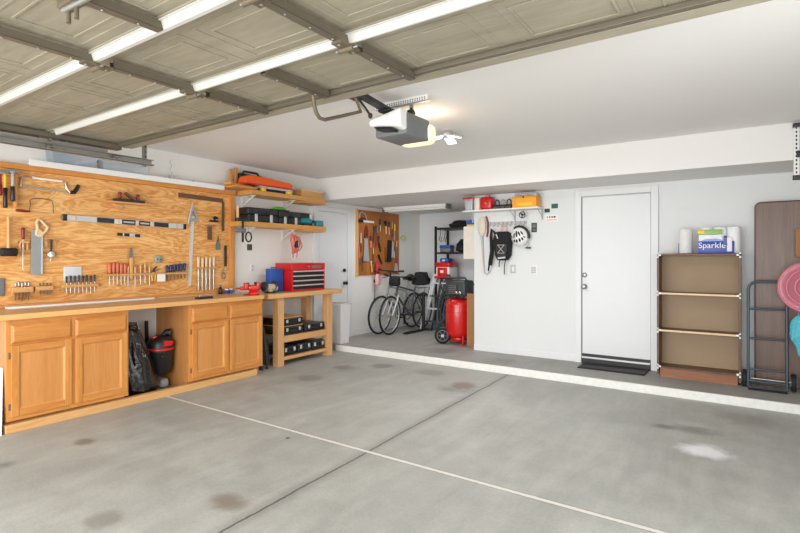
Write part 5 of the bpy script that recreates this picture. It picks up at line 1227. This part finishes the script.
MB().rbox(-2.45, -2.43, 6.374, 6.39, 2.19, 2.215, BLACK, .004).build('clasp', j)
j = thing('clear_tray', 'see-through tray of small goods on top of the orange box', 'tray', (-2.42, 6.48, 2.213))
MB().rbox(-2.58, -2.27, 6.40, 6.56, 2.2125, 2.262, CLEARP, .02).build('tray_body', j)
for k, m in enumerate((BLUE, PINKL, DGREY, PINKL)): MB().rbox(-2.56+k*.07, -2.5+k*.07, 6.44, 6.52, 2.2135, 2.25, m, .012).build('small_packet', j)
# hook rail
hr = thing('hook_rail', 'white rail of wire hooks under the white wall shelf', 'hook rail', (-2.7, 6.59, 1.88))
MB().box(-3.02, -2.47, 6.585, 6.598, 1.86, 1.905, LGREY).build('rail', hr, .003)
for k in range(9):
    x = -2.99+k*.062
    MB().tube([(x, 6.586, 1.90), (x, 6.555, 1.89), (x, 6.55, 1.85), (x, 6.535, 1.835), (x, 6.522, 1.85)], .005, LGREY, 6).build('hook', hr)
t = thing('clamp_fan', 'small black and grey clip-on fan hanging under the white shelf', 'fan', (-2.50, 6.5, 1.95))
b = MB(); b.tube([(-2.49+.040*math.cos(2*PI*k/20), 6.47, 1.975+.040*math.sin(2*PI*k/20)) for k in range(20)], .006, BLACK, 6, True)
b.build('fan_cage', t)
b = MB()
for k in range(3):
    a = k*2*PI/3+.3; b.obox((-2.49+.02*math.cos(a), 6.48, 1.975+.02*math.sin(a)), (.032, .004, .02), (.3, -a, 0), GREY)
b.build('blade', t)
b = MB(); b.lathe([(.014, 0), (.014, .04)], BLACK, (-2.49, 6.46, 1.98), 'y', 12); b.cyl((-2.49, 6.5, 2.02), (-2.49, 6.52, 2.03), .008, BLACK, n=8); b.build('fan_hub', t)
# backpack
bp = thing('hydration_backpack', 'slim black backpack hanging from the white hook rail', 'backpack', (-2.8, 6.5, 1.36))
b = MB(); x0, x1 = -2.905, -2.665
prof = [(-2.86, 1.37), (-2.72, 1.37), (-2.675, 1.44), (-2.66, 1.62), (-2.675, 1.74), (-2.72, 1.765), (-2.86, 1.765), (-2.90, 1.74), (-2.905, 1.6), (-2.89, 1.45)]
b.prism(prof, 6.475, 6.582, 'y', FABB); b.build('pack_body', bp, .03, seg=4)
b = MB(); b.prism([(-2.84, 1.40), (-2.73, 1.40), (-2.70, 1.5), (-2.70, 1.6), (-2.86, 1.6), (-2.87, 1.5)], 6.452, 6.48, 'y', BLACK); b.build('front_pocket', bp, .012, seg=3)
b = MB()
for (p, q) in (((-2.83, 1.58), (-2.735, 1.47)), ((-2.735, 1.58), (-2.83, 1.47)), ((-2.83, 1.58), (-2.735, 1.58)), ((-2.83, 1.47), (-2.735, 1.47))): b.tube([(p[0], 6.45, p[1]), (q[0], 6.45, q[1])], .004, LGREY, 6)
b.build('bungee_cord', bp)
b = MB(); b.obox((-2.775, 6.452, 1.405), (.11, .004, .022), (0, -.12, 0), LGREY); b.obox((-2.85, 6.470, 1.70), (.016, .004, .07), (0, -.4, 0), LGREY); b.build('reflector', bp)
for pts in ([(-2.895, 6.52, 1.74), (-2.945, 6.51, 1.80), (-2.95, 6.50, 1.70), (-2.945, 6.50, 1.5), (-2.975, 6.50, 1.35), (-2.99, 6.50, 1.22)], [(-2.9, 6.53, 1.70), (-2.925, 6.52, 1.6), (-2.935, 6.51, 1.45), (-2.96, 6.51, 1.3)]):
    MB().tube(pts, [.02, .022, .022, .02, .014, .01][:len(pts)], FABB, 8).build('shoulder_strap', bp)
b = MB(); b.tube([(-2.82, 6.54, 1.76), (-2.815, 6.54, 1.82), (-2.77, 6.535, 1.845), (-2.745, 6.54, 1.82), (-2.745, 6.54, 1.76)], .009, PINKL, 8); b.build('hang_loop', bp)
for x, z in ((-2.83, 1.28), (-2.755, 1.18)):
    MB().tube([(x+.02, 6.5, 1.385), (x, 6.5, (1.385+z)/2), (x, 6.5, z)], .007, BLACK, 6).build('loose_strap', bp)
# helmet
hm = thing('bike_helmet', 'white and black vented bicycle helmet hanging on the back wall', 'helmet', (-2.53, 6.5, 1.58))
T = Matrix.Translation((-2.54, 6.51, 1.69)) @ Matrix.Rotation(-.3, 4, 'Y')
b = MB(); b.sph((0, 0, 0), (.118, .075, .125), WHITE, 28, T); b.build('shell', hm)
b = MB(); b.tube([T @ Vector((.124*math.cos(a), .0, .131*math.sin(a))) for a in [(-.5+2.4*i/14) for i in range(15)]], .022, BLACK, 8); b.build('rim', hm)
def onsh(u, v): # point on shell front
    return Vector((.118*u, -.0755*math.sqrt(max(.02, 1-u*u-v*v)), .125*v))
for (u0, v0, u1, v1, r_) in ((-.5, -.1, -.28, .45, .010), (-.12, -.05, .0, .6, .012), (.3, -.05, .18, .5, .010), (.62, .0, .45, .45, .009), (-.62, -.45, -.5, -.18, .011), (-.3, -.6, -.25, -.25, .012), (.08, -.62, .08, -.25, .012), (.42, -.55, .38, -.2, .011), (.68, -.35, .62, -.15, .008), (-.78, .0, -.66, .35, .008)):
    pts = [T @ onsh(u0+(u1-u0)*i/4, v0+(v1-v0)*i/4) for i in range(5)]
    MB().tube(pts, [r_*.5, r_, r_*1.2, r_, r_*.5], BLACK, 8).build('vent', hm)
b = MB(); b.tube([(-2.45, 6.54, 1.65), (-2.43, 6.55, 1.60), (-2.45, 6.55, 1.54), (-2.49, 6.55, 1.535)], .006, LGREY, 6); b.rbox(-2.47, -2.4, 6.54, 6.556, 1.528, 1.55, BLACK, .005); b.build('chin_strap', hm)
# racket on its hook (cream head, long handle hanging down)
rc = thing('badminton_racket', 'cream oval racket-shaped bag with long strap hanging at the wall corner', 'racket', (-3.12, 6.56, 1.17))
b = MB(); b.lathe([(.02, 0), (.085, 0), (.09, .008), (.085, .016), (.02, .016)], mat('racket_cover', (226, 216, 200), .7), T=Matrix.Translation((-3.125, 6.575, 1.85)) @ Matrix.Diagonal((.68, 1, 1.55, 1)) @ Matrix.Rotation(PI/2, 4, 'X'), n=28); b.build('head_cover', rc)
b = MB(); b.tube([(-3.06, 6.58, 1.99), (-3.035, 6.58, 1.9), (-3.035, 6.58, 1.78), (-3.05, 6.58, 1.70)], .014, DRED, 8); b.build('side_trim', rc)
b = MB(); b.tube([(-3.125, 6.575, 1.72), (-3.105, 6.575, 1.40), (-3.09, 6.575, 1.2), (-3.05, 6.575, 1.175), (-2.99, 6.575, 1.22)], [.018, .012, .010, .010, .008], LGREY, 8); b.build('strap', rc)
b = MB(); b.tube([(-3.125, 6.57, 1.74), (-3.10, 6.57, 1.30)], .010, BEIGE, 8); b.build('handle', rc)
# wall controls and cards
def plate(name, x, z, w, h, label, m, extra):
    t = thing(name, label, 'switch' if 'switch' in name else ('outlet' if 'outlet' in name else 'control'), (x, YB-.005, z-h/2))
    MB().rbox(x-w/2, x+w/2, YB-.009, YB, z-h/2, z+h/2, m, .003).build('plate', t)
    extra(t); return t
x, z = (-2.666, 1.253)
plate('light_switch', x, z, .075, .115, 'single white light switch plate below the bicycle helmet', LGREY, lambda t: MB().rbox(x-.017, x+.017, YB-.014, YB-.008, z-.034, z+.034, WHITE, .003).build('rocker', t))
x2, z2 = (-2.378, 1.243)
def _ex(t):
    for k in range(3): MB().rbox(x2-.035, x2+.035, YB-.014, YB-.008, z2-.042+k*.03, z2-.018+k*.03, LGREY, .003).build('button', t)
plate('wall_outlet', x2, z2, .10, .125, 'wide white control plate with stacked buttons nearer the door', WHITE, _ex)
x3, z3 = (-2.371, 1.81)
def _ex3(t):
    MB().rbox(x3-.025, x3+.025, YB-.016, YB-.008, z3-.0, z3+.042, GREY, .003).build('display', t); MB().rbox(x3-.018, x3+.018, YB-.014, YB-.008, z3-.045, z3-.02, GREY, .003).build('button', t)
plate('opener_control', x3, z3, .075, .125, 'dark grey wall control panel between helmet and door', DGREY, _ex3)
for (px_, col, l, s) in (((-2.196, 2.027), BLACK, 'black photo card stuck on the wall, lower of the dark cards', (.07, .05)), ((-2.097, 2.081), mat('dark_teal_card', (30, 84, 74), .5), 'dark teal photo card stuck on the wall, upper of the dark cards', (.085, .06))):
    MB().box(px_[0]-s[0]/2, px_[0]+s[0]/2, YB-.004, YB-.001, px_[1]-s[1]/2, px_[1]+s[1]/2, col).build('photo_card', None, 0, l, 'card', 'dark cards on the back wall')
x4, z4 = (-2.136, 1.926)
t = thing('paper_notice', 'small white paper notice with grey printing below the dark cards', 'notice', (x4, YB-.003, z4-.05))
MB().box(x4-.08, x4+.085, YB-.004, YB-.001, z4-.045, z4+.045, PAPER).build('sheet', t)
b = MB()
for k in range(4): b.box(x4-.065+k*.03, x4-.05+k*.034, YB-.0048, YB-.004, z4+.002, z4+.026, GREY if k != 3 else BLACK)
b.box(x4-.07, x4+.07, YB-.0048, YB-.004, z4-.03, z4-.015, PINKL); b.build('print', t)

# ------------------------------------------------------------------ bookcase, paper towels
bkc = thing('bookcase', 'open brown bookcase with tan back panel beside the white back door', 'bookcase', (-.465, 6.42, STEP))
BX0, BX1, BY0, BY1 = -.855, -.075, 6.29, 6.56
MB().box(BX0, BX0+.022, BY0, BY1, STEP+.03, 1.45, DKWOOD).build('side_panel', bkc, .002)
MB().box(BX1-.022, BX1, BY0, BY1, STEP+.03, 1.45, DKWOOD).build('side_panel', bkc, .002)
MB().box(BX0+.022, BX1-.022, BY1-.05, BY1-.04, .2, 1.432, TANB).build('back_panel', bkc)
b = MB(); b.box(BX0, BX1, BY0, BY1, 1.432, 1.452, DKWOOD); b.build('top_panel', bkc, .002)
for z in (1.022, .612):
    s = MB(); s.box(BX0+.022, BX1-.022, BY0+.003, BY1-.05, z-.02, z, DKWOOD); s = s.build('shelf', bkc)
    MB().box(BX0+.022, BX1-.022, BY0, BY0+.003, z-.02, z, BEECH).build('edge_band', s)
MB().box(BX0+.022, BX1-.022, BY0, BY1-.05, .185, .205, DKWOOD).build('bottom_panel', bkc)
MB().box(BX0+.03, BX1-.03, BY0+.02, BY0+.04, STEP, .185, REDWOOD).build('kick_board', bkc)
MB().box(BX0+.05, BX1-.03, BY0+.04, BY1-.05, STEP, .12, DKWOOD).build('base', bkc)
for z in (1.435, 1.012, .602, .2):
    for s, x in ((1, BX0), (-1, BX1)):
        b = MB(); b.box(min(x, x+s*.04), max(x, x+s*.04), BY0-.006, BY0, z-.008, z+.012, WHITE); b.box(min(x, x+s*.016), max(x, x+s*.016), BY0-.006, BY0, z-.028, z+.026, WHITE); b.build('corner_clip', bkc)
BT = 1.4525
PTW = mat('quilted_white_paper', (240, 241, 243), .8, var=.05, scale=90, bump=.4)
PTS = mat('speckled_white_paper', (226, 226, 224), .8, var=.22, scale=70)
PBLUE = mat('package_blue', (22, 52, 158), .35, var=.03); PGREEN = mat('package_green', (134, 184, 76), .35); PLBLUE = mat('package_light_blue', (126, 152, 220), .35)
pk = thing('paper_towel_pack', 'white and blue pack of three paper towel rolls on the bookcase', 'paper towels', (-.27, 6.42, BT), 'paper towel packs on the bookcase')
for k in range(3):
    x = -.39+k*.125
    MB().lathe([(.02, 0), (.056, 0), (.062, .01), (.062, .27), (.055, .282), (.02, .282)], PTW, (x, 6.43, BT), 'z', 24).build('roll', pk)
b = MB(); b.rbox(-.462, -.135, 6.352, 6.36, BT+.002, BT+.13, PBLUE, .003); b.rbox(-.464, -.456, 6.352, 6.5, BT+.002, BT+.13, PBLUE, .003); b.build('blue_wrap', pk)
b = MB(); b.rbox(-.465, -.24, 6.349, 6.358, BT+.205, BT+.255, PGREEN, .003); b.rbox(-.465, -.40, 6.348, 6.356, BT+.21, BT+.25, YELLOW, .003); b.build('green_band', pk)
MB().rbox(-.455, -.24, 6.349, 6.357, BT+.13, BT+.20, PTW, .003).build('white_wrap', pk)
MB().rbox(-.20, -.155, 6.347, 6.357, BT+.02, BT+.17, PTW, .01).build('roll_window', pk)
b = MB(); b.prism([(-.455, BT+.13), (-.24, BT+.13), (-.24, BT+.145), (-.30, BT+.16), (-.40, BT+.152)], 6.346, 6.350, 'y', PLBLUE); b.build('curved_band', pk)
text('Sparkle', .085, WHITE, Matrix.Translation((-.335, 6.349, BT+.085)) @ Matrix.Rotation(PI/2, 4, 'X'), 'brand_lettering', pk)
b = MB(); b.sph((-.215, 6.347, BT+.175), (.012, .003, .014), PBLUE, 10); b.prism([(-.235, BT+.09), (-.195, BT+.09), (-.205, BT+.16), (-.225, BT+.16)], 6.345, 6.349, 'y', PBLUE); b.build('printed_figure', pk)
pk2 = thing('paper_towel_pack', 'single speckled paper towel roll with blue wrapper at the door end of the bookcase', 'paper towels', (-.6, 6.42, BT), 'paper towel packs on the bookcase')
MB().lathe([(.02, 0), (.058, 0), (.066, .008), (.066, .262), (.058, .272), (.02, .272)], PTS, (-.585, 6.41, BT), 'z', 28).build('roll', pk2)
MB().rbox(-.66, -.60, 6.43, 6.5, BT+.001, BT+.12, PBLUE, .01).build('blue_wrap', pk2)

# ------------------------------------------------------------------ folding table top, hand truck, pink disc, blue net
ft_ = thing('folding_table', 'tall wood-grain folding table standing folded against the back wall', 'table', (.33, 6.53, STEP))
def rr(x0, x1, z0, z1, r, n=6):
    pts = []
    for (cx_, cz_, a0) in ((x1-r, z0+r, -PI/2), (x1-r, z1-r, 0), (x0+r, z1-r, PI/2), (x0+r, z0+r, PI)):
        for i in range(n+1):
            a = a0+PI/2*i/n; pts.append((cx_+r*math.cos(a), cz_+r*math.sin(a)))
    return pts
b = MB(); b.prism(rr(.05, .72, STEP+.002, 1.975, .045), 6.47, 6.49, 'y', WALNUT); b.build('tabletop', ft_, .003)
b = MB(); b.tube([(p[0], 6.48, p[1]) for p in rr(.048, .722, STEP+.012, 1.977, .047)], .012, DKWOOD, 6, True); b.build('edge_trim', ft_)
for x in (.10, .63):
    MB().tube([(x, 6.52, .3), (x, 6.53, 1.1), (x+.05, 6.53, 1.2)], .012, GALV, 8).build('leg', ft_)
tk = thing('hand_truck', 'dark blue-grey tubular hand truck parked in front of the folding table', 'hand truck', (.16, 6.25, STEP))
TRK = mat('truck_paint', (66, 76, 88), .35, .3)
hx0, hx1 = -.015, .30
def hy(z): return 6.24+.06*(z-.1)
b = MB(); pts = [(hx0, hy(.12), .12), (hx0, hy(.6), .6), (hx0, hy(1.08), 1.08)]
for i in range(1, 6):
    a = PI/2*i/5; pts.append((hx0+.08*(1-math.cos(a)), hy(1.1), 1.08+.085*math.sin(a)))
for i in range(0, 6):
    a = PI/2*i/5; pts.append((hx1-.08+.08*math.sin(a), hy(1.1), 1.08+.085*math.cos(a)))
pts += [(hx1, hy(.6), .6), (hx1, hy(.12), .12)]
b.tube(pts, .014, TRK, 10); b.build('frame_tube', tk)
for z in (.89, .592, .285, .165):
    MB().tube([(hx0, hy(z), z), ((hx0+hx1)/2, hy(z)-.012, z), (hx1, hy(z), z)], .011, TRK, 8).build('crossbar', tk)
b = MB(); b.box(hx0-.0, hx1+.0, 6.16, 6.255, STEP+.001, STEP+.006, IRON); b.box(hx0, hx1, 6.25, 6.255, STEP+.001, STEP+.03, IRON); b.build('toe_plate', tk)
for x, s in ((hx0-.028, -1), (hx1+.055, 1)):
    w = MB(); w.lathe([(.05, -.022), (.082, -.02), (.088, 0), (.082, .02), (.05, .022)], RUBBER, (x, 6.33, STEP+.0885), 'x', 24); w = w.build('wheel', tk)
    MB().lathe([(.052, -.024), (.052, .024)], LGREY if s > 0 else DGREY, (x, 6.33, STEP+.0885), 'x', 18).build('hub', w)
MB().cyl((hx0-.045, 6.33, STEP+.0885), (hx1+.07, 6.33, STEP+.0885), .009, STEEL, n=8).build('axle', tk)
for x in (hx0, hx1): MB().tube([(x, 6.33, STEP+.088), (x, hy(.25), .25)], .010, TRK, 8).build('axle_bracket', tk)
pdx, pdz = .465, 1.125
pd = thing('pink_disc', 'large round see-through pink disc with ridges, hanging in front of the hand truck', 'disc', (pdx, 6.15, pdz-.25))
b = MB(); b.lathe([(.0, .03), (.06, .032), (.12, .022), (.19, .0), (.235, -.012), (.25, -.004), (.245, .006), (.19, .014), (.12, .034), (.06, .044), (.0, .043)], PINKC, (pdx, 6.16, pdz), 'y', 40, cap=False); b.build('dish', pd)
for r in (.235, .175, .11):
    b = MB(); b.tube([(pdx+r*math.cos(2*PI*k/40), 6.148, pdz+r*math.sin(2*PI*k/40)) for k in range(40)], .008, PINK, 6, True); b.build('ring_ridge', pd)
b = MB(); b.lathe([(.05, 0), (.05, .006)], PINKL, (pdx, 6.15, pdz), 'y', 24); b.build('centre_emblem', pd)
t = thing('blue_net', 'turquoise mesh net bag hanging below the large pink disc', 'net bag', (.36, 6.2, .55))
(x, z) = (0.37, 0.679)
b = MB(); bag(b, (x+.045, 6.17, z+.18), .11, .045, -.39, CYAN, 17, 13, (.02, 0), pf=lambda t: (.35+1.0*min(1, t/.3)**.7*(1 if t < .45 else 1-.8*((t-.45)/.55)**1.2))*(.75+.08*math.sin(14*t))); b.build('net_sack', t)
b = MB(); b.tube([(x+.01, 6.17, z+.16), (x+.02, 6.18, z+.22), (x+.03, 6.2, z+.17)], .006, CYAN, 6); b.build('draw_string', t)
(x, z) = (0.401, 1.544)
MB().rbox(x-.03, x+.2, 6.38, 6.46, z-.13, z+.15, CARD, .006).build('paper_bag', None, 0, 'brown paper bag at the picture edge in front of the folding table', 'bag')
# slotted white bracket hung from the lowered ceiling edge
t = thing('slotted_bracket', 'white slotted metal bracket with black clips fixed on the soffit at the edge', 'bracket', (.36, 5.74, 2.11))
b = MB(); b.box(.322, .36, 5.735, 5.779, 2.13, 2.60, WHITE); b.box(.36, .44, 5.735, 5.745, 2.13, 2.60, LGREY); b.build('rail', t, .003)
b = MB()
for k in range(12): b.box(.335, .347, 5.733, 5.736, 2.16+k*.036, 2.18+k*.036, IRON)
b.build('slot_pattern', t)
for z in (2.125, 2.59): MB().rbox(.315, .40, 5.725, 5.779, z-.02, z+.02, IRON, .006).build('end_clip', t)
MB().rbox(.34, .38, 5.715, 5.736, 2.30, 2.36, BLACK, .006).build('black_clip', t)

# ------------------------------------------------------------------ light, camera
w = bpy.data.worlds.new('sky'); bpy.context.scene.world = w; w.use_nodes = True
nt = w.node_tree; bg = nt.nodes['Background']
bg.inputs['Color'].default_value = (.955, .975, 1., 1); bg.inputs['Strength'].default_value = 1.8
def lamp(name, kind, loc, energy, size=None, rot=(0, 0, 0), col=(1, 1, 1), sy=None, radius=None):
    l = bpy.data.lights.new(name, kind); l.energy = energy; l.color = col
    if kind == 'AREA':
        l.size = size
        if sy: l.shape = 'RECTANGLE'; l.size_y = sy
    if radius is not None: l.shadow_soft_size = radius
    o = bpy.data.objects.new(name, l); COL.objects.link(o); o.location = loc; o.rotation_euler = rot
    return o
def aim(o, target):
    o.rotation_euler = (Vector(target)-o.location).to_track_quat('-Z', 'Y').to_euler()
a = lamp('daylight_opening', 'AREA', (-1.6, -2.6, 1.9), 300, 6.0, sy=2.6, col=(1., .995, .985)); aim(a, (-2.6, 5.0, 1.0))
l = lamp('ceiling_led', 'AREA', (lx, ly, ZC-.12), 26, .3, (0, 0, 0), col=(.97, .985, 1.)); l.data.shape = 'DISK'; l.data.spread = 3.1
l = lamp('opener_bulb', 'POINT', (-2.24, 3.66, 2.48), 2.4, col=(1., .80, .58), radius=.05)
l = lamp('alcove_fill', 'AREA', (-4.3, 6.9, 2.20), 15, 1.2, (0, 0, 0), sy=.4)
l = lamp('driveway_bounce', 'AREA', (-2.2, -1.6, .25), 130, 5.0, sy=2.0, col=(1., .985, .96)); aim(l, (-2.2, 4.5, 2.3))

l = lamp('side_fill', 'AREA', (.75, 2.6, 1.5), 46, 3.0, sy=1.6, col=(1., .995, .985)); aim(l, (-5.2, 4.0, 1.5))  # unseen fill lamp added by the right wall to brighten the left wall

cam = bpy.data.cameras.new('camera'); co = bpy.data.objects.new('camera', cam); COL.objects.link(co)
cam.sensor_width = 36; cam.sensor_fit = 'HORIZONTAL'; cam.lens = 508/800*36; cam.shift_y = -9/800; cam.clip_start = .02
co.location = (0, 0, 1.41); co.rotation_euler = (PI/2, 0, math.atan(350/508))
bpy.context.scene.camera = co
vs_ = bpy.context.scene.view_settings
vs_.view_transform = 'Standard'; vs_.look = 'None'; vs_.exposure = 0.02; vs_.gamma = 1.
for o in bpy.context.scene.objects:
    if '_o' in o.keys(): del o['_o']
